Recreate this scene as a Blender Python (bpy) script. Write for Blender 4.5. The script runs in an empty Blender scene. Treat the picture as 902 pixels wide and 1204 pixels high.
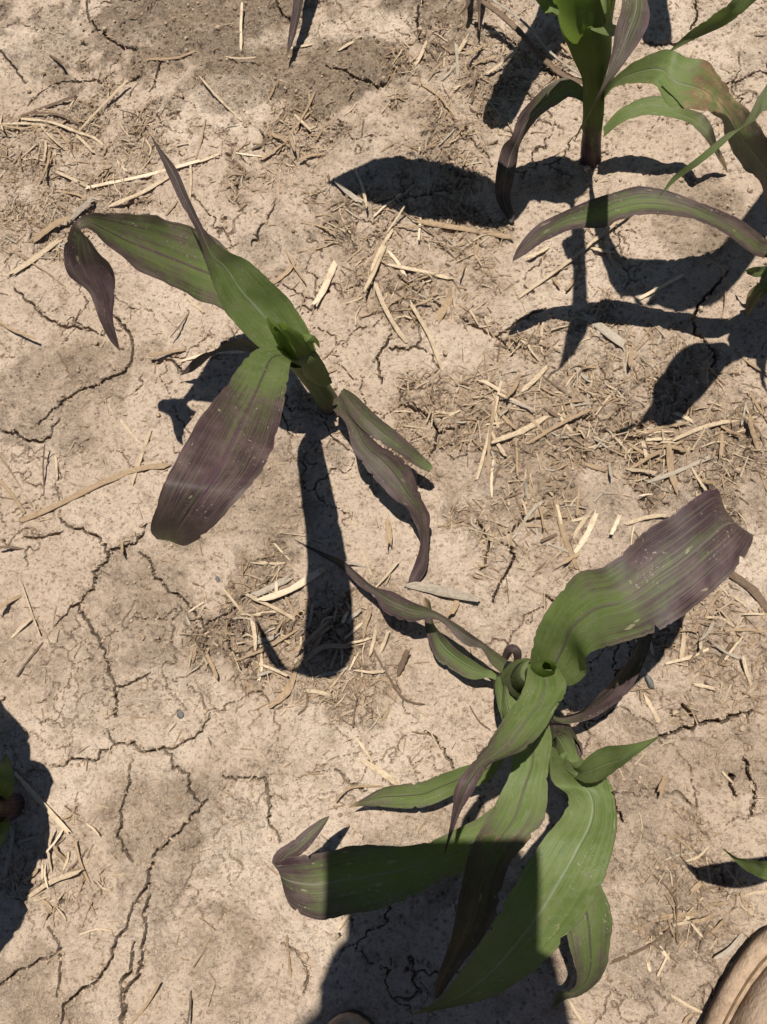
import bpy, math, random
import numpy as np
from mathutils import Vector, Matrix

random.seed(7); np.random.seed(7)
sc = bpy.context.scene
COL = sc.collection

# ------------------------------------------------------------------ camera
CAM_H, FOC, PW, PH = .80, 1001., 902., 1204.          # metres; focal length and size of the picture in pixels
NADIR, ANTISUN = (640., 830.), (560., 1042.)
_d = np.array([(NADIR[0]-PW/2)/FOC, -(NADIR[1]-PH/2)/FOC, -1.]); _d /= np.linalg.norm(_d)
_z = -_d; _y = np.array([0, 1., 0]); _y = _y-_y.dot(_z)*_z; _y /= np.linalg.norm(_y); _x = np.cross(_y, _z)
ROT = np.stack([_x, _y, _z])
def ray(x, y): return ROT @ np.array([(x-PW/2)/FOC, -(y-PH/2)/FOC, -1.])
def W(x, y, h=0.):
    r = ray(x, y); p = r*(CAM_H-h)/-r[2]
    return Vector((p[0], p[1], h))
def SW(x, y, h):
    r = -ray(*ANTISUN); g = W(x, y); return g+Vector((r[0], r[1], r[2]))*(h/r[2])      # point at height h whose sun shadow falls on that spot of the bed
cam = bpy.data.cameras.new('camera'); camo = bpy.data.objects.new('camera', cam); COL.objects.link(camo)
camo.matrix_world = Matrix.Translation((0, 0, CAM_H)) @ Matrix(ROT.tolist()).to_4x4()
cam.sensor_fit = 'HORIZONTAL'; cam.sensor_width = 36; cam.lens = 36*FOC/PW
cam.clip_start = .02; cam.clip_end = 500
sc.camera = camo

# ------------------------------------------------------------------ light
SUN = -ray(*ANTISUN); SUN /= np.linalg.norm(SUN)        # towards the sun
world = bpy.data.worlds.new('World'); sc.world = world; world.use_nodes = True
wn = world.node_tree; bg = wn.nodes['Background']
sky = wn.nodes.new('ShaderNodeTexSky'); sky.sky_type = 'NISHITA'; sky.sun_disc = False; sky.altitude = 1500; sky.air_density = .8; sky.dust_density = .4
sky.sun_elevation = math.asin(SUN[2]); sky.sun_rotation = math.atan2(SUN[0], SUN[1])
wn.links.new(sky.outputs[0], bg.inputs[0]); bg.inputs[1].default_value = .05
sl = bpy.data.lights.new('sun', 'SUN'); sl.energy = 5.0; sl.angle = math.radians(.53); sl.color = (1, .945, .85)
slo = bpy.data.objects.new('sun', sl); COL.objects.link(slo)
slo.rotation_euler = Vector(SUN.tolist()).to_track_quat('Z', 'Y').to_euler(); slo.location = (0, 0, 5)
sc.view_settings.view_transform = 'Standard'; sc.view_settings.look = 'None'
sc.view_settings.exposure = 0.30; sc.view_settings.gamma = 1; sc.view_settings.use_curve_mapping = False

# ------------------------------------------------------------------ helpers
def tag(o, label=None, cat=None, group=None, kind=None):
    if label: o['label'] = label
    if cat: o['category'] = cat
    if group: o['group'] = group
    if kind: o['kind'] = kind
    return o
def empty(name, loc):
    o = bpy.data.objects.new(name, None); COL.objects.link(o); o.location = loc; o.empty_display_size = .05
    return o
def link(name, me, parent=None, loc=None):
    o = bpy.data.objects.new(name, me); COL.objects.link(o)
    if loc is not None: o.location = loc
    if parent is not None:
        o.parent = parent; o.location = (Vector(loc) if loc is not None else Vector())-parent.location
    return o
def mesh(name, verts, faces, mat=None, smooth=True):
    me = bpy.data.meshes.new(name); me.from_pydata([tuple(v) for v in verts], [], faces)
    if mat: me.materials.append(mat)
    if smooth: me.polygons.foreach_set('use_smooth', [True]*len(me.polygons))
    me.update(); return me
def grid_faces(n, m, off=0, wrap=False):
    f = []
    for i in range(n-1):
        for j in range(m if wrap else m-1):
            a = off+i*m+j; b = off+i*m+(j+1) % m
            f.append((a, b, b+m, a+m))
    return f
def catmull(P, n):
    P = np.array(P, float); out = []
    Q = np.vstack([2*P[0]-P[1], P, 2*P[-1]-P[-2]])
    for i in range(1, len(Q)-2):
        p0, p1, p2, p3 = Q[i-1], Q[i], Q[i+1], Q[i+2]
        for k in range(n):
            t = k/n
            out.append(.5*((2*p1)+(p2-p0)*t+(2*p0-5*p1+4*p2-p3)*t*t+(3*p1-p0-3*p2+p3)*t**3))
    out.append(P[-1]); return np.array(out)

# ---- numpy noise
def _hash(ix, iy, seed):
    h = (ix.astype(np.int64)*374761393+iy.astype(np.int64)*668265263+seed*974634777) & 0xffffffff
    h = ((h ^ (h >> 13))*1274126177) & 0xffffffff
    h = ((h ^ (h >> 16))*2246822519) & 0xffffffff
    return ((h ^ (h >> 15)) & 0xffff)/65535.
def vnoise(x, y, s, seed=0):
    x = x/s; y = y/s; ix = np.floor(x); iy = np.floor(y); fx = x-ix; fy = y-iy
    fx = fx*fx*fx*(fx*(fx*6-15)+10); fy = fy*fy*fy*(fy*(fy*6-15)+10)
    a = _hash(ix, iy, seed); b = _hash(ix+1, iy, seed); c = _hash(ix, iy+1, seed); d = _hash(ix+1, iy+1, seed)
    return (a*(1-fx)+b*fx)*(1-fy)+(c*(1-fx)+d*fx)*fy-.5
def fbm(x, y, s, octv=4, seed=0, gain=.5):
    r = 0; a = 1
    for o in range(octv):
        ca, sa = math.cos(.7*o+.3), math.sin(.7*o+.3)
        r = r+a*vnoise(x*ca-y*sa+o*3.1, x*sa+y*ca-o*1.7, s/2**o, seed+o*17); a *= gain
    return r
def worley(x, y, s, seed=0):
    x = x/s; y = y/s; ix = np.floor(x); iy = np.floor(y)
    f1 = np.full(x.shape, 9.); f2 = np.full(x.shape, 9.)
    for dx in (-1, 0, 1):
        for dy in (-1, 0, 1):
            cx = ix+dx; cy = iy+dy
            d = np.hypot(cx+_hash(cx, cy, seed)-x, cy+_hash(cx, cy, seed+5)-y)
            f2 = np.minimum(f2, np.maximum(d, f1)); f1 = np.minimum(f1, d)
    return f1, f2

# ---- material nodes
class NT:
    def __init__(s, name):
        s.m = bpy.data.materials.new(name); s.m.use_nodes = True; s.t = s.m.node_tree; s.t.nodes.clear()
        s.out = s.t.nodes.new('ShaderNodeOutputMaterial')
    def n(s, typ, **kw):
        nd = s.t.nodes.new('ShaderNode'+typ)
        for k, v in kw.items():
            if k.startswith('i_'): s.set(nd, k[2:], v)
            else: setattr(nd, k, v)
        return nd
    def set(s, nd, key, v):
        key = int(key) if key.isdigit() else key.replace('_', ' ')
        if isinstance(v, bpy.types.NodeSocket): s.t.links.new(v, nd.inputs[key])
        else: nd.inputs[key].default_value = v
    def math(s, op, a, b=0., c=None, clamp=False):
        nd = s.n('Math', operation=op, use_clamp=clamp); s.set(nd, '0', a); s.set(nd, '1', b)
        if c is not None: s.set(nd, '2', c)
        return nd.outputs[0]
    def mix(s, f, a, b, blend='MIX'):
        nd = s.n('Mix', data_type='RGBA', blend_type=blend, clamp_factor=True)
        for i, v in ((0, f), (6, a), (7, b)):
            if isinstance(v, bpy.types.NodeSocket): s.t.links.new(v, nd.inputs[i])
            else: nd.inputs[i].default_value = v if i == 0 else tuple(v)+(1,) if len(v) == 3 else v
        return nd.outputs[2]
    def ramp(s, f, a, b, lo=0., hi=1.):
        nd = s.n('MapRange', interpolation_type='SMOOTHSTEP'); s.set(nd, '0', f)
        for i, v in ((1, a), (2, b), (3, lo), (4, hi)): s.set(nd, str(i), v)
        return nd.outputs[0]
    def noise(s, vec, scale, detail=4, rough=.55, w=None):
        nd = s.n('TexNoise'); s.set(nd, 'Scale', scale); s.set(nd, 'Detail', detail); s.set(nd, 'Roughness', rough)
        if vec is not None: s.t.links.new(vec, nd.inputs['Vector'])
        return nd.outputs['Fac']

# soil: attribute "soil" R = loose/coarse share, G = pale crust, B = fine litter stain
def mat_soil():
    t = NT('dry_cracked_soil')
    pos = t.n('NewGeometry').outputs['Position']
    at = t.n('Attribute', attribute_name='soil'); sep = t.n('SeparateColor'); t.set(sep, '0', at.outputs['Color'])
    big = t.noise(pos, 9, 5); mid = t.noise(pos, 60, 5, .62); fine = t.noise(pos, 300, 4, .7); grain = t.noise(pos, 760, 3, .7)
    c = t.mix(sep.outputs[0], (.56, .442, .345), (.215, .164, .121))
    c = t.mix(t.math('MULTIPLY', sep.outputs[1], .75), c, (.71, .59, .475))
    c = t.mix(t.math('MULTIPLY', sep.outputs[2], .6), c, (.22, .150, .095))
    c = t.mix(t.ramp(big, .35, .7, 0., .35), c, (.33, .235, .155))
    c = t.mix(t.ramp(mid, .48, .68, 0., .48), c, (.27, .198, .138))
    c = t.mix(t.ramp(fine, .52, .65, 0., .62), c, (.20, .148, .105))
    c = t.mix(t.ramp(fine, .46, .30, 0., .45), c, (.60, .48, .37))
    c = t.mix(t.math('MULTIPLY', t.ramp(grain, .53, .66, 0., .9), t.math('ADD', t.math('MULTIPLY', sep.outputs[0], .7), .3)), c, (.13, .095, .07))
    c = t.mix(t.ramp(grain, .42, .30, 0., .55), c, (.64, .53, .42))
    b1 = t.n('Bump', i_Strength=1., i_Distance=.0030, i_Height=fine)
    b2 = t.n('Bump', i_Strength=.9, i_Distance=.0012, i_Height=grain, i_Normal=b1.outputs[0])
    p = t.n('BsdfPrincipled', i_Base_Color=c, i_Roughness=.95, i_Normal=b2.outputs[0]); p.inputs['Specular IOR Level'].default_value = .15
    t.t.links.new(p.outputs[0], t.out.inputs[0]); return t.m

def mat_crumb():
    t = NT('soil_crumb'); pos = t.n('NewGeometry').outputs['Position']
    a = t.noise(pos, 140, 3); b = t.noise(pos, 900, 2)
    c = t.mix(t.ramp(a, .35, .65), (.46, .35, .25), (.26, .19, .135)); c = t.mix(t.ramp(b, .5, .7, 0, .5), c, (.15, .11, .08))
    p = t.n('BsdfPrincipled', i_Base_Color=c, i_Roughness=.95); p.inputs['Specular IOR Level'].default_value = .1
    t.t.links.new(p.outputs[0], t.out.inputs[0]); return t.m

# leaf: attribute "pigment" R = purple, G = purple midrib, B = dried; UV = across, metres along
def mat_leaf(name='corn_leaf', trans=.16, g1=(.078, .112, .030), g2=(.138, .178, .056), tc_=(.22, .36, .04)):
    t = NT(name)
    uv = t.n('UVMap', uv_map='UVMap').outputs[0]; su = t.n('SeparateXYZ'); t.set(su, '0', uv)
    u, v = su.outputs[0], su.outputs[1]
    at = t.n('Attribute', attribute_name='pigment'); sep = t.n('SeparateColor'); t.set(sep, '0', at.outputs['Color'])
    oi = t.n('ObjectInfo').outputs['Random']
    def stretch(a, b):
        cb = t.n('CombineXYZ'); t.set(cb, '0', t.math('MULTIPLY', u, a)); t.set(cb, '1', t.math('MULTIPLY', v, b)); t.set(cb, '2', t.math('MULTIPLY', oi, 37.)); return cb.outputs[0]
    streak = t.noise(stretch(22, 4), 1, 4, .65); fine = t.noise(stretch(70, 14), 1, 2, .5); blot = t.noise(stretch(3.2, 38), 1, 4, .6)
    spk = t.noise(stretch(30, 420), 1, 2, .5); mott = t.noise(stretch(7, 110), 1, 4, .65)
    g = t.mix(t.ramp(t.math('ADD', t.math('MULTIPLY', streak, .5), t.math('MULTIPLY', blot, .5)), .3, .7), g1, g2)
    g = t.mix(t.ramp(mott, .45, .7, 0., .5), g, (.17, .20, .10))
    pu = t.mix(t.ramp(blot, .35, .68), (.036, .017, .024), (.076, .043, .049))
    pu = t.mix(t.ramp(mott, .5, .72, 0., .25), pu, (.085, .066, .048))
    pf = t.math('ADD', sep.outputs[0], t.math('ADD', t.math('MULTIPLY', t.math('SUBTRACT', streak, .5), .95), t.math('MULTIPLY', t.math('SUBTRACT', t.math('ADD', blot, mott), 1.), .8)), clamp=True)
    c = t.mix(t.ramp(pf, .02, .78), g, pu)
    c = t.mix(t.ramp(fine, .45, .65, 0., .34), c, t.mix(.5, c, (.20, .22, .12)))
    du = t.math('ABSOLUTE', t.math('SUBTRACT', u, .5))
    ribc = t.mix(sep.outputs[1], (.23, .27, .16), (.075, .032, .058))
    c = t.mix(t.math('MULTIPLY', t.ramp(du, .030, .010, 0., .85), t.ramp(mott, .25, .6, .45, 1.)), c, ribc)
    edge = t.ramp(du, .482, .497, 0., .6); c = t.mix(edge, c, (.10, .055, .06))
    c = t.mix(t.ramp(t.math('ADD', sep.outputs[2], t.math('MULTIPLY', t.math('SUBTRACT', mott, .5), .9)), .35, .6), c, t.mix(t.ramp(blot, .3, .7), (.30, .215, .12), (.13, .072, .04)))
    c = t.mix(t.math('MULTIPLY', t.ramp(spk, .62, .70, 0., .6), t.ramp(t.noise(stretch(2.2, 26), 1, 3, .6), .50, .64)), c, (.34, .30, .23))
    sc_ = t.noise(stretch(9, 60), 1, 2, .5)
    c = t.mix(t.math('MULTIPLY', t.ramp(sc_, .70, .74), .6), c, (.30, .26, .17))
    dust = t.ramp(blot, .45, .75, 0., .07); c = t.mix(dust, c, (.30, .26, .21))
    hb = t.math('ADD', t.math('MULTIPLY', fine, .5), t.math('MULTIPLY', streak, .5))
    b = t.n('Bump', i_Strength=.6, i_Distance=.0008, i_Height=hb)
    b2 = t.n('Bump', i_Strength=.6, i_Distance=.0012, i_Height=t.ramp(du, .04, .0), i_Normal=b.outputs[0])
    p = t.n('BsdfPrincipled', i_Base_Color=c, i_Roughness=.5, i_Normal=b2.outputs[0]); p.inputs['Specular IOR Level'].default_value = .19
    tr = t.n('BsdfTranslucent', i_Color=t.mix(.75, c, tc_), i_Normal=b.outputs[0])
    mx = t.n('MixShader', i_0=t.math('MULTIPLY', t.math('SUBTRACT', 1., t.math('MULTIPLY', sep.outputs[0], .75)), trans))
    t.t.links.new(p.outputs[0], mx.inputs[1]); t.t.links.new(tr.outputs[0], mx.inputs[2])
    t.t.links.new(mx.outputs[0], t.out.inputs[0]); return t.m

def mat_straw(name, c1, c2, c3):
    t = NT(name); tc = t.n('TexCoord').outputs['Object']; oi = t.n('ObjectInfo').outputs['Random']
    uv = t.n('UVMap', uv_map='UVMap').outputs[0]; su = t.n('SeparateXYZ'); t.set(su, '0', uv)
    cb = t.n('CombineXYZ'); t.set(cb, '0', t.math('MULTIPLY', su.outputs[0], 7.)); t.set(cb, '1', t.math('MULTIPLY', su.outputs[1], 30.)); t.set(cb, '2', t.math('MULTIPLY', oi, 50.))
    a = t.noise(cb.outputs[0], 1, 4, .6); b = t.noise(tc, 90, 3)
    c = t.mix(t.ramp(a, .35, .68), c1, c2); c = t.mix(t.ramp(b, .5, .75, 0., .7), c, c3)
    c = t.mix(t.math('MULTIPLY', oi, .35), c, c3)
    bp = t.n('Bump', i_Strength=.5, i_Distance=.0006, i_Height=a)
    p = t.n('BsdfPrincipled', i_Base_Color=c, i_Roughness=.7, i_Normal=bp.outputs[0]); p.inputs['Specular IOR Level'].default_value = .25
    t.t.links.new(p.outputs[0], t.out.inputs[0]); return t.m
def mat_simple(name, c1, c2, scale=60, rough=.8, bump=.3, dist=.001):
    t = NT(name); tc = t.n('TexCoord').outputs['Object']; a = t.noise(tc, scale, 5, .6); b = t.noise(tc, scale*7, 3)
    c = t.mix(t.ramp(a, .35, .68), c1, c2); bp = t.n('Bump', i_Strength=bump, i_Distance=dist, i_Height=b)
    p = t.n('BsdfPrincipled', i_Base_Color=c, i_Roughness=rough, i_Normal=bp.outputs[0]); p.inputs['Specular IOR Level'].default_value = .3
    t.t.links.new(p.outputs[0], t.out.inputs[0]); return t.m

M_SOIL, M_CRUMB = mat_soil(), mat_crumb()
M_LEAF = mat_leaf(); M_WHORL = mat_leaf('corn_whorl_leaf', .45, (.10, .150, .028), (.16, .215, .05), (.27, .40, .06))
M_STRAW = {
    'b': mat_straw('pale_straw', (.56, .455, .325), (.41, .305, .195), (.25, .178, .112)),
    'w': mat_straw('bleached_straw', (.66, .55, .41), (.54, .42, .29), (.38, .28, .18)),
    'm': mat_straw('tan_straw', (.37, .265, .165), (.27, .185, .112), (.18, .122, .075)),
    'd': mat_straw('dark_brown_straw', (.135, .09, .058), (.085, .056, .038), (.19, .13, .085)),
    'g': mat_straw('grey_weathered_straw', (.33, .275, .215), (.22, .18, .14), (.42, .36, .29)),
}

# ------------------------------------------------------------------ ground
# cracks traced over the bed: (width, points)
CRACKS = [
 (2.2, [(68,601),(75,616),(96,623),(113,631),(125,646),(128,656)]),
 (3.4, [(171,616),(166,631),(150,643),(130,648),(128,658),(113,673),(108,689),(93,704),(81,713),(63,735)]),
 (3.2, [(89,709),(96,726),(108,739),(118,759),(125,786),(133,806),(136,829),(134,846)]),
 (2.0, [(165,650),(180,663),(183,676),(200,693),(226,718),(239,738),(241,763),(249,793)]),
 (1.5, [(239,738),(253,726),(276,716),(296,693)]), (1.6, [(28,631),(50,630),(73,626)]),
 (1.2, [(136,808),(153,803),(176,791)]), (2.5, [(126,858),(133,876),(117,885),(112,894),(85,894),(71,899),(58,901)]),
 (2.0, [(133,876),(154,874),(170,885),(195,883),(206,901),(222,910),(224,928),(238,942)]),
 (1.9, [(152,899),(152,924),(142,945),(141,970),(138,984),(147,1002),(154,1015)]),
 (2.2, [(245,940),(227,960),(202,986),(181,1006)]), (3.8, [(181,1006),(176,1023),(170,1041),(156,1064)]),
 (4.2, [(177,1054),(170,1073),(170,1101),(165,1130),(160,1148),(147,1169),(144,1204)]),
 (3.2, [(156,1064),(147,1091),(135,1105),(126,1130),(110,1155),(76,1183),(74,1210)]),
 (5.0, [(156,1109),(151,1140),(142,1155),(145,1183),(143,1210)]), (1.6, [(69,1054),(66,1068),(51,1082)]),
 (2.6, [(55,1091),(67,1105),(70,1133),(66,1172)]), (1.3, [(0,1158),(32,1137),(64,1123)]),
 (1.6, [(262,912),(284,915),(309,917),(316,942),(319,967),(332,990)]), (1.2, [(248,839),(234,864),(195,883)]),
 (3.2, [(102,-10),(107,25),(127,46),(148,59),(163,60)]), (2.6, [(31,122),(56,102),(102,94),(138,105),(168,87)]),
 (2.2, [(0,59),(20,84),(31,97)]), (2.0, [(191,79),(186,96),(178,112)]), (2.0, [(20,342),(61,377),(77,384),(115,390)]),
 (3.4, [(133,372),(155,394),(158,424),(148,440),(120,452),(84,470),(50,500)]), (3.2, [(323,240),(306,270),(293,286)]),
 (2.6, [(382,74),(413,90),(438,101),(453,102),(469,87),(491,73),(506,62)]), (2.4, [(498,-5),(492,16),(491,31),(494,47)]),
 (2.0, [(326,-5),(329,12),(342,22),(344,40)]), (2.6, [(462,396),(449,415),(446,431),(452,452)]), (2.0, [(460,412),(474,413),(492,411)]),
 (2.6, [(470,478),(486,481),(500,486),(514,510),(505,537)]), (2.2, [(514,510),(524,506),(534,504)]),
 (2.2, [(617,586),(617,612),(651,607)]), (2.0, [(598,628),(617,612)]), (3.6, [(774,866),(787,863),(818,851),(834,848),(858,842),(881,836)]),
 (1.8, [(801,828),(818,848)]), (2.2, [(875,890),(879,905),(884,925),(887,943),(879,961)]), (1.8, [(859,910),(859,915),(864,938)]),
 (2.6, [(855,320),(837,345),(824,357),(817,374),(815,393),(832,409),(839,423),(832,438)]),
 (3.0, [(440,241),(470,238),(491,231),(542,220)]), (2.0, [(817,-5),(819,20),(812,34)]), (2.6, [(583,397),(601,384),(619,374),(640,364)]),
 (1.8, [(542,374),(583,397),(604,420)]), (2.2, [(755,54),(780,52),(800,50)]), (2.4, [(850,100),(872,92),(888,84),(905,86)]),
 (2.6, [(185,430),(200,424),(214,436)]), (3.0, [(0,505),(20,512),(48,520),(62,512),(75,494)]), (2.0, [(140,378),(158,400)]),
 (1.6, [(560,612),(575,640),(566,670)]), (2.2, [(590,640),(604,655),(585,690),(580,705)]), (1.5, [(275,730),(268,760),(281,770)]),
 (1.6, [(718,930),(726,952),(732,965)]), (1.5, [(330,1110),(352,1128),(360,1150),(356,1170)]), (1.3, [(470,330),(498,352),(520,360)]),
 (1.4, [(640,700),(668,716),(690,712)]), (1.4, [(500,860),(520,880),(536,905)]), (1.2, [(395,905),(420,925),(430,930)]),
]
# loose darker soil (R), pale crust (G), litter stain (B): x, y, rx, ry, strength
LOOSE = [(230,18,215,52,1.),(300,82,100,52,1.),(400,78,100,34,.95),(70,18,60,26,.9),(540,60,70,60,.5),(60,490,85,60,.7),(325,560,70,95,.65),
 (180,720,80,90,.6),(210,990,90,60,.75),(70,790,100,50,.5),(210,900,80,50,.4),(250,1110,90,70,.45),(30,1190,70,50,.7),(110,440,60,40,.7),(340,300,70,60,.3),(460,170,70,60,.4),
 (820,240,60,50,.8),(560,760,60,50,.3),(760,960,80,80,.6),(740,1120,90,80,.5),(820,880,70,40,.5),(860,60,60,50,.3),(330,880,90,40,.35),(500,1000,80,60,.4),(620,560,120,60,.4),(800,560,120,70,.5),(440,720,80,60,.3)]
PALE = [(400,36,70,16,.8),(60,60,60,50,.6),(230,140,70,40,.5),(120,860,90,35,.6),(60,960,60,50,.6),(330,1000,60,60,.7),(300,960,50,40,.5),(560,650,70,50,.5),(640,340,60,50,.5),(610,40,70,50,.5),
 (840,60,70,60,.5),(480,430,60,50,.5),(200,820,90,40,.4),(880,660,60,40,.7),(380,1110,50,30,.8),(420,850,80,40,.5),(690,440,50,40,.5),(210,320,60,60,.4),(200,1150,80,60,.3),(400,880,90,50,.4),(40,250,50,60,.35)]
LITTER = [(80,200,110,90,.5),(340,160,60,60,.4),(480,300,90,110,.45),(620,480,160,90,.55),(800,520,120,90,.6),(330,730,70,80,.5),(430,760,50,70,.4),(60,1010,60,60,.4),(820,760,80,90,.45),(620,620,100,60,.4),(830,1070,70,80,.35),(560,120,90,90,.4)]

STEP = .00105
XR, YR = (-.70, .26), (-.36, .87)
def axis(lo, hi):
    core = np.arange(lo, hi, STEP); g = []; d = STEP; p = hi
    while p < 80: d *= 1.22; p += d; g.append(p)
    r = np.array(g); off = r-hi
    return np.concatenate([(lo-off)[::-1], core, core[-1]+off])
gx, gy = axis(*XR), axis(*YR)
GX, GY = np.meshgrid(gx, gy)
def pixof(X, Y, Z=0.):
    v = np.stack([X, Y, np.full(X.shape, Z-CAM_H)], -1) @ ROT
    return PW/2+FOC*v[..., 0]/np.maximum(-v[..., 2], .05), PH/2-FOC*v[..., 1]/np.maximum(-v[..., 2], .05)
def build_ground():
    near = (GX > XR[0]-.3) & (GX < XR[1]+.3) & (GY > YR[0]-.3) & (GY < YR[1]+.3)
    # traced patches in bed coordinates
    def blobs(lst, s1):
        m = np.zeros(GX.shape); wob = fbm(GX, GY, .06, 5, s1, .6)*1.05
        for (x, y, rx, ry, a) in lst:
            c = W(x, y); e1 = (W(x+rx, y)-c).length; e2 = (W(x, y+ry)-c).length
            r = np.sqrt(((GX-c.x)/e1)**2+((GY-c.y)/e2)**2)+wob
            a = a*.72 if a < .85 and s1 == 3 else a
            m = np.maximum(m, a*np.clip((1.2-r)/.32, 0, 1))
        return m
    loose, pale, lit = blobs(LOOSE, 3), blobs(PALE, 11), blobs(LITTER, 23)
    far = ~near
    # soft sharpening so that patches have broken rims
    loose = np.clip(loose+fbm(GX, GY, .018, 4, 31)*.55*(loose > .02), 0, 1)
    lit = np.clip(lit+fbm(GX, GY, .03, 4, 37)*.6*(lit > .02), 0, 1)
    Z = fbm(GX, GY, .30, 3, 41)*.014+fbm(GX, GY, .05, 3, 43)*.0075
    rough = .35+.9*lit+.35*loose
    Z += fbm(GX, GY, .016, 3, 47)*.0054*rough
    n2 = fbm(GX, GY, .0062, 3, 53); Z += n2*.0034*(.5+.9*lit+.7*loose)
    # crumb lumps in littered and loose soil
    f1, f2 = worley(GX+fbm(GX, GY, .01, 2, 5)*.004, GY, .0085, 61)
    Z += np.clip(.55-f1, 0, 1)*.0065*np.clip(lit*1.2+loose*.5-.1, 0, 1)
    f1, f2 = worley(GX, GY, .0042, 67)
    Z += np.clip(.5-f1, 0, 1)*.0034*np.clip(lit+loose*.8, 0, 1)
    cwx, cwy = GX+fbm(GX, GY, .02, 3, 141)*.022, GY+fbm(GX, GY, .02, 3, 143)*.022
    for cs, ca, sd in ((.030, .0058, 151), (.0145, .0036, 157)):
        f1, f2 = worley(cwx, cwy, cs, sd); cg = np.clip((vnoise(GX, GY, .05, sd+3)+.16)*4, 0, 1)*np.clip(lit*1.5-.15+.30*np.clip(vnoise(GX, GY, .09, sd+9)*3+.2, 0, 1), 0, 1)
        Z += (np.clip((f2-f1)/.16, 0, 1)**.6-1)*ca*cg
    # pits left by drops on the crust
    f1, f2 = worley(GX, GY, .010, 71); keep = _hash(np.floor(GX/.02), np.floor(GY/.02), 73) > .45
    Z -= np.clip(.2-f1, 0, 1)*.016*keep*(1-lit)
    # ragged breaks where the litter has torn the crust
    q = np.abs(fbm(GX+.3, GY, .035, 4, 79)); Z -= np.clip(.016-q, 0, 1)/.016*.0085*np.clip(lit*1.5-.2, 0, 1)*np.clip((vnoise(GX, GY, .03, 81)+.1)*6, 0, 1)
    # hairline network
    wx = GX+fbm(GX, GY, .04, 4, 83)*.035; wy = GY+fbm(GX, GY, .04, 4, 89)*.035
    f1, f2 = worley(wx, wy, .085, 97); gate = np.clip((vnoise(GX, GY, .07, 101)-.06)*5, 0, 1)
    Z -= np.clip(1-(f2-f1)*.085/.0011, 0, 1)*.0085*gate*(1-.8*loose)
    f1, f2 = worley(wx+.5, wy, .034, 103); gate = np.clip((vnoise(GX, GY, .06, 107)-.17)*5, 0, 1)
    Z -= np.clip(1-(f2-f1)*.034/.0010, 0, 1)*.0060*gate*(1-.8*loose)
    # traced cracks
    Zb = Z.copy(); D = np.zeros(GX.shape); ix0, iy0 = np.searchsorted(gx, XR[0]), np.searchsorted(gy, YR[0])
    jag = random.Random(5)
    for w, pts in CRACKS:
        P = np.array([W(*p)[:2] for p in pts]); P = catmull(P, 5); L = [P[0]]
        for a, b in zip(P[:-1], P[1:]):
            k = max(1, int(np.hypot(*(b-a))/.004))
            for i in range(1, k+1): L.append(a+(b-a)*i/k+np.array([jag.gauss(0, .0012), jag.gauss(0, .0012)]))
        L = np.array(L); n = len(L)
        for i in range(n-1):
            a, b = L[i], L[i+1]; s = i/max(1, n-2); tp = min(1, 6*s+.35, 6*(1-s)+.35)
            ww = w*.00082*(.55+.5*jag.random())*tp*1.0
            r = ww*2+.002
            x0, x1 = np.searchsorted(gx, [min(a[0], b[0])-r, max(a[0], b[0])+r]); y0, y1 = np.searchsorted(gy, [min(a[1], b[1])-r, max(a[1], b[1])+r])
            if x1 <= x0 or y1 <= y0: continue
            X = GX[y0:y1, x0:x1]; Y = GY[y0:y1, x0:x1]; d = b-a; l2 = d.dot(d)+1e-12
            t = np.clip(((X-a[0])*d[0]+(Y-a[1])*d[1])/l2, 0, 1)
            dist = np.hypot(X-a[0]-t*d[0], Y-a[1]-t*d[1])
            hw = ww*.2+.00064; core = np.clip(1.1-dist/hw, 0, 1)*(.016+6*ww)
            soft = np.clip(1-dist/(ww*2+.002), 0, 1)*.0009
            D[y0:y1, x0:x1] = np.maximum(D[y0:y1, x0:x1], core+soft)
    Z -= D*(.55+1.0*np.clip(.5+1.2*vnoise(GX, GY, .0026, 131)+.6*vnoise(GX, GY, .006, 137), 0, 1.4))
    out = np.maximum(np.maximum(XR[0]-GX, GX-XR[1]), np.maximum(YR[0]-GY, GY-YR[1])); fd = np.clip(out/.05, 0, 1)
    Z = Z*(1-fd)+fbm(GX, GY, 3., 2, 171)*.03*fd*np.clip(out/2, 0, 1); loose = loose*(1-fd)+.3*fd; pale = pale*(1-fd)+.15*fd; lit = lit*(1-fd)+.15*fd
    ny, nx = GX.shape
    co = np.stack([GX, GY, Z], -1).reshape(-1, 3).astype(np.float32)
    me = bpy.data.meshes.new('ground'); me.vertices.add(nx*ny); me.vertices.foreach_set('co', co.ravel())
    i = np.arange(ny-1)[:, None]*nx+np.arange(nx-1)[None]; q = np.stack([i, i+1, i+nx+1, i+nx], -1).reshape(-1)
    nf = len(q)//4; me.loops.add(nf*4); me.loops.foreach_set('vertex_index', q.astype(np.int32))
    me.polygons.add(nf); me.polygons.foreach_set('loop_start', (np.arange(nf)*4).astype(np.int32))
    lap = np.abs(Z[1:-1, 1:-1]*4-Z[:-2, 1:-1]-Z[2:, 1:-1]-Z[1:-1, :-2]-Z[1:-1, 2:]); sharp = np.zeros(GX.shape, bool); sharp[1:-1, 1:-1] = lap > .0022
    sf = sharp[:-1, :-1] | sharp[1:, :-1] | sharp[:-1, 1:] | sharp[1:, 1:]
    me.polygons.foreach_set('use_smooth', ~sf.ravel())
    me.update(calc_edges=True)
    ca = me.attributes.new('soil', 'FLOAT_COLOR', 'POINT')
    ca.data.foreach_set('color', np.stack([loose, pale, lit, np.ones(loose.shape)], -1).reshape(-1).astype(np.float32))
    me.materials.append(M_SOIL)
    o = link('ground', me); tag(o, 'dry pale tan soil with a crust split by dark cracks', kind='structure')
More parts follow.
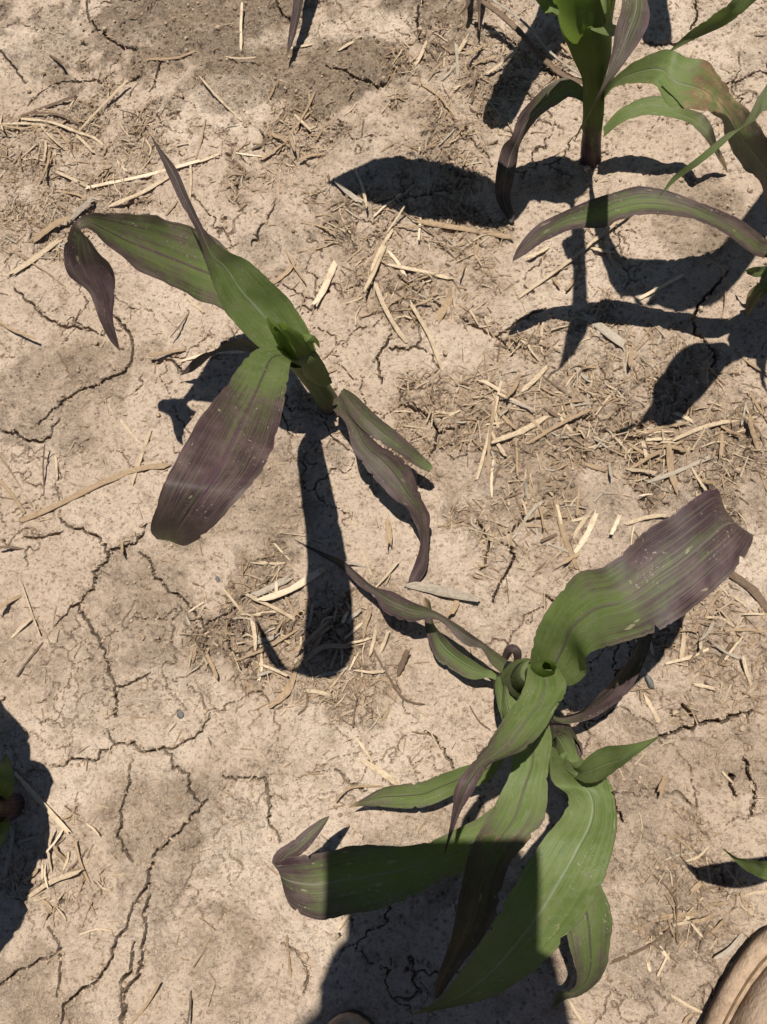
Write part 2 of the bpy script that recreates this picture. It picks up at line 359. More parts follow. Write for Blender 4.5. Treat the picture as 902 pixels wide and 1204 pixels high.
    return Z, loose, lit
GZ, G_LOOSE, G_LIT = build_ground()
def gidx(x, y): return min(max(int(np.searchsorted(gy, y)), 0), len(gy)-1), min(max(int(np.searchsorted(gx, x)), 0), len(gx)-1)
def gz(x, y): return float(GZ[gidx(x, y)])
def gzs(x, y, r=2):
    j, i = gidx(x, y); return float(np.percentile(GZ[max(j-r, 0):j+r+1, max(i-r, 0):i+r+1], 75))

# ------------------------------------------------------------------ corn
def lerp_key(keys, t):
    ks = [k[0] for k in keys]; vs = [k[1] for k in keys]; return np.interp(t, ks, vs)
def set_attr(me, cols, uvs):
    a = me.attributes.new('pigment', 'FLOAT_COLOR', 'POINT'); a.data.foreach_set('color', np.array(cols, np.float32).ravel())
    l = me.uv_layers.new(name='UVMap'); vi = np.zeros(len(me.loops), np.int32); me.loops.foreach_get('vertex_index', vi)
    l.data.foreach_set('uv', np.array(uvs, np.float32)[vi].ravel())
LN = 0
def leaf(plant, st, pig=((0, .1), (1, .8)), rib=.5, dry=((0, 0), (1, 0)), gut=.10, wav=.02, edge=.35, mat=None, label=None, nseg=7, m=13):
    """st: (left x, left y, right x, right y, height left, height right) along the leaf, base to tip"""
    global LN; LN += 1
    rnd = random.Random(LN*31+3)
    A = [tuple((SW if len(s) > 6 else W)(s[0], s[1], s[4])) for s in st]; B = [tuple((SW if len(s) > 6 else W)(s[2], s[3], s[5])) for s in st]
    A, B = catmull(A, nseg), catmull(B, nseg); n = len(A)
    nick = {}
    for i in range(n):
        for q in (0, m-1):
            nick[i, q] = (.010*abs(rnd.gauss(0, 1))+(.04+.05*rnd.random() if rnd.random() < .05 else 0))*math.sin(math.pi*i/(n-1))
    C = (A+B)/2; T = np.gradient(C, axis=0); wv = B-A; wd = np.linalg.norm(wv, axis=1)
    N = np.cross(T, wv); N /= (np.linalg.norm(N, axis=1)[:, None]+1e-9)
    for i in range(1, n):
        if N[i].dot(N[i-1]) < 0: N[i] = -N[i]
    if N[min(n//3, n-1)][2] < 0: N = -N
    ln = np.concatenate([[0], np.cumsum(np.linalg.norm(np.diff(C, axis=0), axis=1))])
    ph = [rnd.random()*6 for _ in range(6)]; V = []; cols = []; uvs = []
    for i in range(n):
        t = i/(n-1); l = ln[i]
        for j in range(m):
            u = j/(m-1); e = abs(2*u-1)
            off = -gut*wd[i]*(1-e**1.25)
            side = 0 if u < .5 else 3
            rip = (math.sin(l*2*math.pi/.055+ph[side])+.7*math.sin(l*2*math.pi/.031+ph[side+1]))*wav*1.5*wd[i]*e**3*math.sin(math.pi*min(1, t*1.05))
            fine = math.sin(u*40+l*9+ph[2])*.00012
            uu = u+nick.get((i, j), 0)*(1 if j == 0 else -1)
            V.append(A[i]+(B[i]-A[i])*uu+N[i]*(off+rip+fine))
            pg = lerp_key(pig, t)+edge*(e-.45)*min(1, .4+t)
            cols.append((min(1, max(0, pg)), rib, lerp_key(dry, t)+.12*max(0, e-.85)/.15*(dry[-1][1] > 0), 1)); uvs.append((u, l))
    me = mesh('leaf', [Vector(v)-plant.location for v in V], grid_faces(n, m), mat or M_LEAF)
    set_attr(me, cols, uvs)
    o = bpy.data.objects.new('leaf', me); COL.objects.link(o); o.parent = plant
    if label: o['label'] = label
    return o
def tube(name, plant, pts, pig=((0, .9), (1, .1)), dry=((0, 0), (1, 0)), mat=None, seg=14, n=8, oval=1., open_top=True):
    """pts: (x, y, height, radius in metres)"""
    P = [tuple(W(p[0], p[1], p[2]))+(p[3],) for p in pts]; Q = catmull(P, n); k = len(Q); T = np.gradient(Q[:, :3], axis=0)
    V = []; cols = []; uvs = []; ln = 0
    for i in range(k):
        t = Vector(T[i]).normalized(); a = t.orthogonal().normalized() if abs(t.z) < .2 else (Vector((1, 0, 0))-t*t.x).normalized(); b = t.cross(a)
        if i: ln += float(np.linalg.norm(Q[i, :3]-Q[i-1, :3]))
        for j in range(seg):
            an = 2*math.pi*j/seg; r = Q[i, 3]*(1+.05*math.sin(3*an+i*.4))
            V.append(Vector(Q[i, :3])+a*math.cos(an)*r+b*math.sin(an)*r*oval)
            cols.append((lerp_key(pig, i/(k-1)), .2, lerp_key(dry, i/(k-1)), 1)); uvs.append((.06+.4*abs(2*j/seg-1), ln))
    F = grid_faces(k, seg, wrap=True)
    if not open_top: F.append(tuple(range((k-1)*seg, k*seg)))
    me = mesh(name, [v-plant.location for v in V], F, mat or M_LEAF); set_attr(me, cols, uvs)
    o = bpy.data.objects.new(name, me); COL.objects.link(o); o.parent = plant; return o
def plant(x, y, label):
    b = W(x, y); b.z = gz(b.x, b.y)-.004; o = empty('corn_plant', b)
    return tag(o, label, 'corn plant', 'young corn plants in the bed')

# --- plant A
A = plant(388, 478, 'corn plant with a folded hanging leaf and a broad purple leaf')
tube('stalk', A, [(389,481,-.01,.0110),(383,470,.02,.0098),(372,452,.06,.0095),(358,432,.10,.0100)], pig=((0,.8),(.5,.25),(1,.05)), dry=((0,.25),(.4,0),(1,0)))
tube('sheath', A, [(386,474,.012,.0112),(378,458,.045,.0105),(364,438,.085,.0108),(350,418,.125,.0125)], pig=((0,.55),(.5,.1),(1,0)))
tube('rolled_leaf', A, [(362,432,.10,.009),(350,410,.14,.0115),(340,396,.165,.010),(330,385,.185,.006)], pig=((0,0),(1,0)), mat=M_WHORL, oval=.6)
leaf(A, [(341,430,372,412,.125,.125),(308,411,361,384,.148,.140),(281,386,342,354,.172,.158),(263,363,319,331,.19,.178),(249,331,293,307,.207,.198),(241,306,263,292,.22,.214),(229,268,240,268,.232,.23),(212,238,224,236,.242,.242),(197,205,208,199,.252,.252),(185,177,190,176,.26,.26),(176,157,176,157,.266,.266)],
     pig=((0,-.2),(.35,-.1),(.5,.4),(.62,.95),(1,1)), rib=.1, gut=.24, wav=.012, edge=.2)
leaf(A, [(332,424,348,404,.115,.115),(292,394,312,345,.128,.13),(259,364,262,287,.145,.145),(228,350,226,267,.165,.165),(195,334,190,255,.19,.19),(155,312,158,251,.216,.216),(125,288,130,250,.238,.238),(106,270,106,251,.254,.254),(95,272,88,260,.260,.260),(112,288,79,277,.25,.245),(126,308,74,300,.235,.228),(135,325,83,325,.218,.214),(135,350,105,346,.203,.203),(133,375,118,379,.19,.19),(138,398,130,401,.178,.178),(142,414,142,414,.17,.17)],
     pig=((0,.1),(.2,.4),(.45,.55),(.6,.6),(.7,.95),(1,1)), rib=1., gut=.10, wav=.022, edge=.6, dry=((0,0),(.9,0),(1,.5)))
leaf(A, [(338,404,347,428,.135,.13),(301,411,342,426,.18,.175),(281,431,339,448,.245,.245),(267,452,335,470,.29,.29),(243,480,325,514,.335,.34),(213,528,312,549,.37,.37),(195,565,290,576,.385,.385),(183,597,262,608,.375,.378),(177,620,236,633,.35,.352),(184,634,214,642,.315,.318),(190,626,212,634,.285,.287),(200,608,204,610,.25,.25)],
     pig=((0,-.4),(.18,.0),(.3,.6),(.5,.95),(.72,.95),(.84,.5),(1,.3)), rib=1., gut=.05, wav=.012, edge=.6, label='broad purple leaf with a green base, held out over the soil')
leaf(A, [(392,470,402,458,.035,.04),(392,482,409,478,.045,.055),(406,497,421,498,.055,.062),(415,529,442,519,.058,.065),(427,547,466,534,.058,.065),(444,567,482,549,.055,.06),(462,586,491,570,.05,.055),(479,598,498,590,.045,.045),(484,608,506,607,.04,.035),(492,626,505,622,.03,.028),(494,641,504,643,.022,.02),(488,661,502,668,.014,.016),(481,680,493,684,.01,.01),(479,694,482,694,.006,.006)],
     pig=((0,.6),(.5,.68),(1,.98)), rib=.9, gut=.12, wav=.02, edge=.3)
leaf(A, [(400,462,404,456,.05,.05),(409,483,416,463,.058,.064),(424,503,431,477,.066,.072),(441,516,447,492,.066,.072),(461,529,464,505,.062,.066),(475,538,479,518,.056,.058),(488,547,494,533,.046,.046),(502,554,506,544,.04,.04),(509,551,509,550,.038,.038)],
     pig=((0,.55),(.6,.6),(.85,.4),(1,.1)), rib=.8, gut=.10, wav=.02, edge=.3)
leaf(A, [(318,424,312,408,.10,.10),(290,413,288,398,.085,.09),(267,413,269,401,.07,.075),(251,417,251,412,.058,.06),(238,428,238,416,.046,.05),(226,437,226,424,.03,.035),(211,442,211,442,.014,.014)], pig=((0,.6),(1,1)), rib=.6, gut=.15, dry=((0,0),(.8,0),(1,.4)))
leaf(A, [(333,414,349,410,.14,.145),(322,398,342,400,.16,.165),(316,383,331,391,.18,.185),(313,374,316,376,.195,.195)], pig=((0,-.3),(1,-.3)), rib=.0, gut=.3, mat=M_WHORL, edge=0)
leaf(A, [(352,412,371,418,.135,.13),(350,396,368,402,.15,.15),(356,392,372,404,.158,.15),(366,398,376,410,.15,.14)], pig=((0,-.2),(1,-.2)), rib=.0, gut=-.3, mat=M_WHORL, edge=0)
leaf(A, [(344,410,366,408,.138,.14),(341,425,376,418,.125,.13),(350,440,386,436,.10,.10),(372,452,391,450,.08,.08)], pig=((0,.35),(.5,.1),(1,.2)), rib=.2, gut=-.25, edge=.1)

# --- plant B
B = plant(604, 818, 'corn plant with a broad green-to-purple leaf arching over its own black shadow')
tube('stalk', B, [(602,824,-.01,.0125),(604,816,.03,.0125),(612,806,.08,.0125),(622,798,.125,.014)], pig=((0,.9),(.6,.3),(1,0)))
tube('sheath', B, [(596,806,.03,.0115),(604,803,.06,.0112),(614,798,.10,.0110),(627,790,.142,.009)], pig=((0,.6),(.4,.1),(1,0)), open_top=False)
tube('rolled_leaf', B, [(626,796,.12,.009),(634,790,.155,.0095),(640,786,.178,.008),(646,783,.192,.005)], pig=((0,-.2),(1,-.2)), mat=M_WHORL, oval=.7)
leaf(B, [(622,792,650,806,.15,.14),(625,764,676,805,.18,.15),(632,738,690,791,.20,.165),(650,707,690,772,.215,.20),(680,673,714,761,.232,.222),(706,667,746,752,.238,.238),(730,650,770,744,.24,.243),(755,627,793,732,.242,.245),(785,608,820,712,.242,.245),(815,586,848,687,.24,.242),(838,573,874,660,.232,.236),(850,594,885,632,.21,.218),(852,607,880,626,.185,.195),(852,612,868,624,.15,.155),(852,620,854,622,.11,.11)],
     pig=((0,-.3),(.2,-.05),(.32,.3),(.45,.62),(.65,.9),(1,1.)), rib=.75, gut=.06, wav=.02, edge=.55, label='broad arching leaf, green at its base and purple outward')
leaf(B, [(621,780,657,786,.17,.17),(618,800,666,802,.19,.185),(611,818,664,818,.205,.195),(600,834,655,832,.22,.205),(588,851,640,858,.235,.22),(574,872,616,882,.25,.24),(556,896,578,898,.265,.262),(541,914,564,917,.272,.272),(534,930,555,934,.272,.272),(532,950,543,952,.265,.265),(528,977,533,977,.255,.255),(522,1004,523,1004,.245,.245)],
     pig=((0,-.2),(.3,.05),(.45,.45),(.65,.8),(1,1)), rib=.6, gut=.14, wav=.012, edge=.35)
leaf(B, [(590,792,597,776,.055,.06),(577,780,580,764,.062,.068),(566,763,568,755,.068,.07),(551,760,552,744,.066,.072),(537,750,543,737,.066,.07),(520,732,520,723,.066,.068),(504,728,504,715,.064,.066),(480,731,482,706,.056,.062),(453,720,460,695,.048,.052),(440,701,441,690,.04,.042),(424,690,424,677,.032,.036),(402,669,403,659,.024,.026),(378,654,379,649,.014,.014),(346,635,346,634,.006,.006)],
     pig=((0,.35),(.2,.7),(.5,.55),(.7,.75),(1,1)), rib=.6, gut=.16, wav=.02, edge=.5)
leaf(B, [(584,800,584,790,.04,.04),(573,797,571,786,.04,.042),(556,799,556,776,.034,.04),(537,791,534,761,.028,.036),(516,778,516,740,.024,.034),(505,757,508,726,.02,.03),(499,728,506,708,.012,.018),(498,704,500,702,.006,.006)], pig=((0,-.1),(.4,.3),(1,.8)), rib=.1, gut=.14, wav=.02, edge=.5, dry=((0,0),(.75,0),(1,.8)))
leaf(B, [(632,826,640,840,.10,.10),(655,842,664,851,.085,.075),(682,836,694,845,.085,.07),(705,817,724,829,.09,.075),(724,795,746,803,.095,.085),(742,770,762,768,.10,.095),(754,744,768,744,.10,.10),(764,725,770,728,.095,.095)], pig=((0,.2),(.15,.5),(.35,.95),(1,1)), rib=.6, gut=.2, edge=.2)
leaf(B, [(612,838,642,836,.12,.115),(606,868,649,866,.135,.135),(602,900,648,890,.145,.145),(590,930,645,915,.15,.15),(570,966,641,962,.15,.148),(554,996,612,1000,.145,.143),(543,1036,594,1030,.135,.133),(534,1085,582,1080,.12,.118),(524,1122,560,1113,.10,.10),(513,1154,538,1142,.085,.085),(510,1176,516,1174,.07,.07)],
     pig=((0,-.2),(.3,.0),(.5,.45),(.65,.8),(1,1.)), rib=.8, gut=.10, wav=.02, edge=.35, dry=((0,0),(.38,0),(.48,.45),(.56,.1),(1,.2)))
leaf(B, [(606,868,604,848,.09,.095),(586,905,580,886,.085,.09),(570,921,556,898,.078,.084),(545,930,536,904,.07,.076),(528,938,515,911,.062,.068),(499,949,497,919,.055,.06),(474,951,472,922,.05,.054),(448,949,450,926,.046,.048),(428,948,430,937,.042,.043),(410,950,410,949,.04,.04)],
     pig=((0,.0),(.5,.1),(.85,.45),(1,.7)), rib=.9, gut=.10, wav=.025, edge=.3, dry=((0,0),(.85,0),(1,.75)))
leaf(B, [(592,806,604,796,.07,.08),(590,822,606,816,.085,.095),(592,840,612,836,.09,.10),(598,858,612,852,.085,.09)], pig=((0,-.2),(1,.1)), rib=.1, gut=-.22, edge=.1)
leaf(B, [(590,790,598,804,.075,.07),(602,778,612,800,.10,.095),(616,774,624,796,.125,.12),(626,776,632,790,.14,.135)], pig=((0,.1),(1,-.2)), rib=.0, gut=-.3, edge=.1, wav=.04)
leaf(B, [(583,796,592,800,.06,.065),(582,812,594,815,.075,.08),(585,830,600,828,.085,.085),(590,846,602,842,.08,.08),(596,862,600,860,.07,.07)], pig=((0,.0),(1,.3)), rib=.0, gut=-.25, edge=.2, wav=.06)
tube('curled_tip', B, [(593,776,.045,.003),(599,764,.06,.004),(607,765,.062,.004),(609,778,.05,.003)], pig=((0,.9),(1,.7)), seg=8)

# --- plant C
C = plant(657, 862, 'corn plant with a wide green leaf and a hook-tipped leaf in the photographer\'s shade')
tube('stalk', C, [(656,858,-.01,.012),(658,863,.03,.012),(661,872,.07,.012),(664,884,.11,.013)], pig=((0,.95),(.6,.6),(1,.1)), dry=((0,.2),(.5,.1),(1,0)))
tube('sheath', C, [(655,856,.02,.0110),(659,866,.055,.0105),(663,880,.095,.0098),(668,898,.135,.008)], pig=((0,.9),(.4,.4),(1,0)), dry=((0,.2),(.5,.2),(1,0)), open_top=False)
leaf(C, [(645,858,660,850,.06,.06),(649,872,668,862,.075,.08),(655,886,674,880,.085,.09),(662,894,672,892,.085,.085)], pig=((0,.9),(1,.4)), rib=.2, gut=-.3, edge=.3, dry=((0,.2),(1,.3)))
leaf(C, [(650,868,656,858,.09,.095),(654,882,672,866,.115,.12),(660,896,680,886,.135,.135),(664,908,682,902,.14,.14),(668,918,678,914,.135,.135)], pig=((0,.9),(.3,.2),(1,-.1)), rib=.0, gut=-.28, edge=.4, wav=.06, dry=((0,.35),(.3,.2),(1,0)))
leaf(C, [(656,900,664,892,.13,.135),(662,912,672,896,.15,.15),(674,918,680,902,.165,.165),(684,920,686,906,.17,.17)], pig=((0,.0),(1,-.2)), rib=.0, gut=-.3, edge=.1, wav=.05)
leaf(C, [(664,868,676,868,.09,.09),(674,880,684,874,.10,.10),(680,892,686,888,.105,.105)], pig=((0,.8),(1,.9)), rib=.2, gut=-.3, edge=.3)
leaf(C, [(649,878,672,882,.115,.12),(646,898,698,902,.155,.15),(650,920,717,918,.18,.168),(668,936,724,944,.172,.178),(662,956,726,974,.168,.185),(640,984,720,1006,.178,.19),(612,1026,709,1039,.18,.19),(590,1066,690,1073,.172,.18),(568,1102,660,1110,.158,.165),(548,1132,623,1146,.14,.145),(528,1160,577,1173,.115,.12),(510,1179,540,1183,.09,.092),(483,1193,484,1194,.065,.065)],
     pig=((0,-.35),(.4,-.3),(.6,-.1),(.8,.15),(1,.4)), rib=.1, gut=.07, wav=.012, edge=.25, dry=((0,0),(.9,0),(1,.6)), label='wide green leaf, its tip half in shade')
leaf(C, [(668,912,672,898,.15,.15),(678,916,679,903,.175,.18),(690,921,692,889,.195,.20),(706,918,710,878,.21,.215),(724,907,730,876,.225,.23),(742,893,746,874,.235,.237),(760,879,762,870,.24,.24),(775,867,775,866,.245,.245)], pig=((0,-.3),(.7,-.2),(1,.3)), rib=.0, gut=.30, edge=.05, wav=.0)
leaf(C, [(640,910,636,896,.10,.10),(610,960,605,926,.105,.108),(580,1004,572,955,.112,.116),(545,1025,536,975,.118,.122),(517,1037,499,991,.122,.126),(482,1056,461,994,.124,.128),(440,1071,424,993,.124,.128),(402,1078,393,998,.124,.128),(373,1081,362,1005,.122,.127),(350,1074,341,1007,.118,.126),(335,1056,325,1013,.112,.124),(332,1030,320,1014,.112,.124),(344,1012,325,1001,.118,.125),(357,1003,344,988,.118,.122),(370,988,361,974,.117,.118),(383,969,378,963,.115,.115),(388,959,388,959,.114,.114)],
     pig=((0,0),(.35,.15),(.5,.5),(.68,1.),(.85,.6),(1,.5)), rib=.4, gut=.08, wav=.025, edge=.5, dry=((0,0),(.45,.12),(.6,.2),(.75,.05),(1,.2)))
leaf(C, [(672,1030,694,1000,.12,.125),(666,1070,706,1038,.125,.13),(666,1098,718,1068,.12,.125),(672,1124,720,1098,.11,.115),(678,1145,714,1134,.09,.095),(677,1158,701,1158,.065,.07),(667,1166,682,1171,.045,.045),(655,1166,664,1176,.04,.032),(648,1184,650,1187,.03,.028)], pig=((0,.0),(.4,.3),(1,.45)), rib=.9, gut=.14, wav=.02, edge=.4, dry=((0,0),(.8,0),(1,.6)))

# --- plant D
D = plant(694, 190, 'upright corn plant with a thick stalk and a bright green whorl')
tube('stalk', D, [(694,196,-.01,.0115),(695,186,.004,.0105),(696,158,.04,.0094),(698,125,.08,.0092),(699,90,.12,.0094),(700,60,.15,.010)], pig=((0,.95),(.25,.9),(.5,.35),(1,0)), dry=((0,.2),(.3,0),(1,0)))
tube('sheath', D, [(696,150,.05,.0098),(698,122,.085,.0099),(699,94,.115,.0108),(696,56,.15,.0170),(689,16,.182,.023),(684,-30,.215,.026)], pig=((0,.5),(.25,-.1),(1,-.4)), mat=M_WHORL)
leaf(D, [(690,92,668,40,.12,.16),(683,62,655,14,.15,.18),(672,28,644,-30,.18,.21),(660,-14,632,-70,.21,.24),(594,266,600,228,.25,.25,1),(540,262,548,200,.265,.265,1),(485,258,492,186,.265,.265,1),(430,238,440,192,.26,.26,1),(402,226,404,206,.255,.255,1),(384,218,385,217,.25,.25,1)], pig=((0,-.3),(.4,0),(1,.7)), rib=.2, gut=.06, mat=M_WHORL, edge=.2)
leaf(D, [(690,66,712,90,.15,.12),(672,40,716,50,.165,.16),(662,16,720,16,.19,.19),(672,-40,724,-40,.225,.225),(690,-100,730,-90,.26,.26),(705,-150,720,-150,.29,.29)], pig=((0,-.4),(1,-.2)), rib=.0, gut=.3, mat=M_WHORL, edge=0)
leaf(D, [(670,36,716,42,.17,.17),(672,22,700,34,.18,.185),(684,34,706,40,.19,.19)], pig=((0,-.4),(1,-.4)), rib=.0, gut=-.2, mat=M_WHORL, edge=0)
leaf(D, [(692,20,716,30,.19,.185),(690,-5,718,2,.21,.205),(694,-40,716,-30,.235,.23),(702,-80,708,-78,.26,.26)], pig=((0,-.4),(1,-.4)), rib=.0, gut=.35, mat=M_WHORL, edge=0)
leaf(D, [(656,-30,634,-18,.20,.20),(655,0,628,-6,.205,.205),(658,17,640,14,.205,.205),(650,18,640,16,.20,.20)], pig=((0,-.1),(1,0)), rib=.2, gut=.2, edge=.1)
leaf(D, [(712,-30,700,-20,.22,.22),(716,10,712,28,.235,.225),(724,30,694,34,.25,.235),(740,24,722,42,.28,.26),(748,-10,738,20,.31,.30)], pig=((0,.0),(1,.3)), rib=.2, gut=.1, edge=.1)
leaf(D, [(716,-60,742,-60,.27,.28),(730,-24,760,-6,.305,.315),(731,6,764,22,.322,.325),(724,33,754,46,.325,.325),(718,66,738,69,.325,.325),(708,100,719,95,.32,.32),(693,130,702,118,.31,.31),(681,152,688,141,.302,.302),(675,167,676,166,.297,.297)], pig=((0,.3),(.35,.72),(.6,.62),(1,.3)), rib=.2, gut=-.10, wav=.01, edge=.35)
leaf(D, [(693,130,696,116,0.078,0.078),(685,120,692,107,0.090,0.090),(670,114,668,92,0.094,0.094),(656,123,650,96,0.093,0.093),(638,134,633,109,0.086,0.086),(626,147,619,124,0.077,0.077),(616,160,609,139,0.067,0.067),(611,174,601,160,0.056,0.056),(608,190,590,174,0.043,0.043),(604,212,583,206,0.031,0.031),(600,232,583,232,0.016,0.016),(605,255,592,250,0.007,0.007),(602,262,600,261,0.004,0.004)], pig=((0,.25),(.3,.55),(.5,.9),(1,1)), rib=.2, gut=.14, wav=.015, edge=.4)
leaf(D, [(706,122,708,108,0.088,0.088),(722,103,730,84,0.153,0.153),(748,98,760,65,0.203,0.203),(768,100,786,59,0.226,0.226),(784,122,810,64,0.227,0.227),(812,128,832,73,0.221,0.221),(836,134,846,90,0.209,0.209),(852,152,866,114,0.190,0.190),(860,178,886,138,0.164,0.164),(876,199,902,160,0.135,0.135),(894,215,916,190,0.103,0.103),(900,240,922,225,0.063,0.063),(902,262,914,256,0.041,0.041)], pig=((0,-.3),(.35,.05),(.6,.4),(1,.95)), rib=.3, gut=.08, wav=.03, edge=.3, dry=((0,0),(.28,.05),(.42,.52),(.6,.46),(.8,.2),(1,.15)))
leaf(D, [(709,162,709,150,0.048,0.048),(729,146,729,128,0.062,0.062),(754,136,754,116,0.069,0.069),(776,136,778,113,0.071,0.071),(796,140,802,124,0.068,0.068),(814,148,826,134,0.060,0.060),(830,164,838,150,0.058,0.058),(840,180,844,170,0.035,0.035),(850,196,853,190,0.015,0.015),(855,203,856,202,0.004,0.004)], pig=((0,-.1),(.5,.2),(.8,.7),(1,.8)), rib=.2, gut=.14, wav=.02, edge=.3, dry=((0,0),(.75,0),(.88,.7),(1,.9)))

# --- plant E (its whorl stands past the edge of the picture)
E = plant(918, 322, 'corn plant with a long arched leaf reaching over a tangle of leaf shadows')
tube('stalk', E, [(916,326,-.01,.0135),(920,316,.01,.0125),(932,296,.06,.0125),(946,272,.11,.0135)], pig=((0,.95),(.5,.5),(1,0)))
tube('sheath', E, [(924,306,.03,.013),(936,288,.08,.0145),(952,262,.13,.0175),(968,232,.18,.022)], pig=((0,.5),(.4,.1),(1,-.2)), mat=M_WHORL)
leaf(E, [(936,300,936,282,0.083,0.083),(902,303,904,282,0.104,0.104),(886,299,890,272,0.119,0.119),(863,282,864,254,0.135,0.135),(833,265,828,240,0.146,0.146),(803,255,790,225,0.152,0.152),(757,253,757,219,0.152,0.152),(727,259,727,224,0.148,0.148),(712,268,693,235,0.141,0.141),(672,270,662,249,0.132,0.132),(638,286,632,264,0.123,0.123),(618,299,611,287,0.116,0.116),(602,308,603,304,0.110,0.110)], pig=((0,.6),(.3,.6),(.6,.42),(.85,.75),(1,1.)), rib=.8, gut=.12, wav=.015, edge=.7, dry=((0,0),(.3,.1),(.4,.22),(.5,0),(1,.15)))
leaf(E, [(972,200,950,190,.22,.22),(975,160,925,100,.29,.29),(940,150,908,66,.345,.345),(902,130,902,97,.35,.35),(886,142,891,117,.348,.348),(868,154,874,147,.343,.343),(850,171,853,158,.339,.339),(823,193,819,186,.329,.329),(798,210,792,207,.316,.316),(775,231,776,230,.306,.306)], pig=((0,-.1),(.4,.4),(.6,.3),(1,.05)), rib=.4, gut=.08, edge=.2)
leaf(E, [(930,312,930,302,.04,.045),(905,322,903,312,.05,.055),(890,326,886,314,.045,.05),(878,322,876,318,.035,.035)], pig=((0,0),(1,.2)), rib=.2, gut=.2)
leaf(E, [(920,322,916,316,.03,.035),(902,344,896,330,.036,.04),(886,362,880,344,.022,.028),(878,374,876,368,.008,.008)], pig=((0,.2),(1,.5)), dry=((0,.2),(.5,.5),(1,.8)), gut=.15)
leaf(E, [(960,250,984,250,.16,.15),(1000,210,1010,250,.22,.21),(1060,190,1070,250,.27,.26),(1110,215,1110,262,.28,.27),(1160,260,1152,290,.26,.26),(1190,300,1188,302,.24,.24)], pig=((0,-.2),(1,.6)))
leaf(E, [(955,245,985,235,.19,.18),(950,190,1000,180,.24,.24),(965,120,1010,110,.30,.30),(985,50,1010,50,.34,.34),(1000,10,1001,10,.36,.36)], pig=((0,-.4),(1,.2)), mat=M_WHORL, gut=.25)

# --- plant F, left edge
F_ = plant(-8, 952, 'corn plant with a reddish stalk base in deep shade by the pale clean straw')
tube('stalk', F_, [(14,948,-.006,.0135),(2,950,.014,.0135),(-24,952,.06,.013),(-60,958,.12,.014)], pig=((0,1.),(.6,.8),(1,.2)))
tube('sheath', F_, [(-16,952,.05,.0135),(-50,957,.10,.015),(-90,962,.15,.018),(-130,966,.19,.020)], pig=((0,.5),(1,-.2)), mat=M_WHORL)
leaf(F_, [(4,945,-8,940,.02,.03),(16,930,-4,925,.05,.055),(17,912,-4,908,.055,.06),(13,896,2,896,.05,.05),(7,886,6,886,.045,.045)], pig=((0,.3),(.6,.1),(1,.4)), dry=((0,0),(.6,.2),(1,.5)))
leaf(F_, [(-4,962,6,958,.02,.02),(-4,980,12,972,.04,.04),(-6,995,6,990,.035,.035),(-4,1006,-2,1004,.03,.03)], pig=((0,.2),(1,.2)), rib=.1)
leaf(F_, [(-120,975,-130,950,.18,.18),(-110,940,-150,930,.21,.21),(34,900,-50,930,.23,.23,1),(32,866,-50,880,.24,.24,1),(8,836,-60,830,.235,.235,1),(-20,796,-70,790,.22,.22,1),(-60,750,-62,750,.20,.20,1)], pig=((0,-.2),(1,.7)), gut=.05)
leaf(F_, [(-130,950,-110,975,.18,.17),(-90,925,-85,985,.20,.20),(0,893,-6,968,.20,.20,1),(38,893,36,962,.19,.19,1),(54,904,50,948,.18,.18,1),(61,918,60,922,.17,.17,1)], pig=((0,-.2),(1,.7)), gut=.05)
leaf(F_, [(-110,980,-135,965,.18,.18),(-100,1000,-140,1000,.21,.21),(48,978,-44,1000,.22,.22,1),(42,1030,-50,1030,.225,.225,1),(30,1075,-56,1070,.22,.22,1),(6,1112,-60,1110,.21,.21,1),(-30,1150,-34,1150,.20,.20,1)], pig=((0,-.2),(1,.7)), gut=.05)
leaf(F_, [(-135,955,-120,975,.19,.19),(-190,940,-190,1000,.25,.25),(-260,930,-260,1000,.29,.29),(-340,960,-340,990,.28,.28),(-380,990,-380,992,.26,.26)], pig=((0,-.2),(1,.7)))

# --- plant G, right edge
G = plant(985, 985, 'corn plant whose green leaf tip reaches in above a curved dark shadow')
tube('stalk', G, [(985,985,-.008,.013),(1000,990,.05,.0125),(1020,998,.11,.014),(1040,1004,.16,.018)], pig=((0,.9),(.5,.3),(1,0)))
leaf(G, [(1030,1010,1034,990,.13,.14),(985,1042,990,998,.18,.19),(940,1044,945,1004,.185,.195),(902,1034,902,1013,.175,.185),(887,1029,884,1010,.165,.17),(874,1021,866,1008,.153,.156),(850,998,851,998,.14,.14)], pig=((0,-.3),(1,0)), rib=.2, gut=.25, edge=.35)
leaf(G, [(1030,1000,1040,985,.15,.15),(1090,940,1120,970,.22,.22),(1170,880,1210,920,.27,.27),(1250,830,1280,860,.28,.28),(1320,800,1321,801,.27,.27)], pig=((0,-.3),(1,.6)))
leaf(G, [(1040,990,1030,1012,.15,.15),(1100,985,1090,1035,.20,.20),(1180,1010,1160,1060,.22,.22),(1240,1060,1220,1090,.20,.20),(1280,1100,1278,1102,.18,.18)], pig=((0,-.3),(1,.6)))

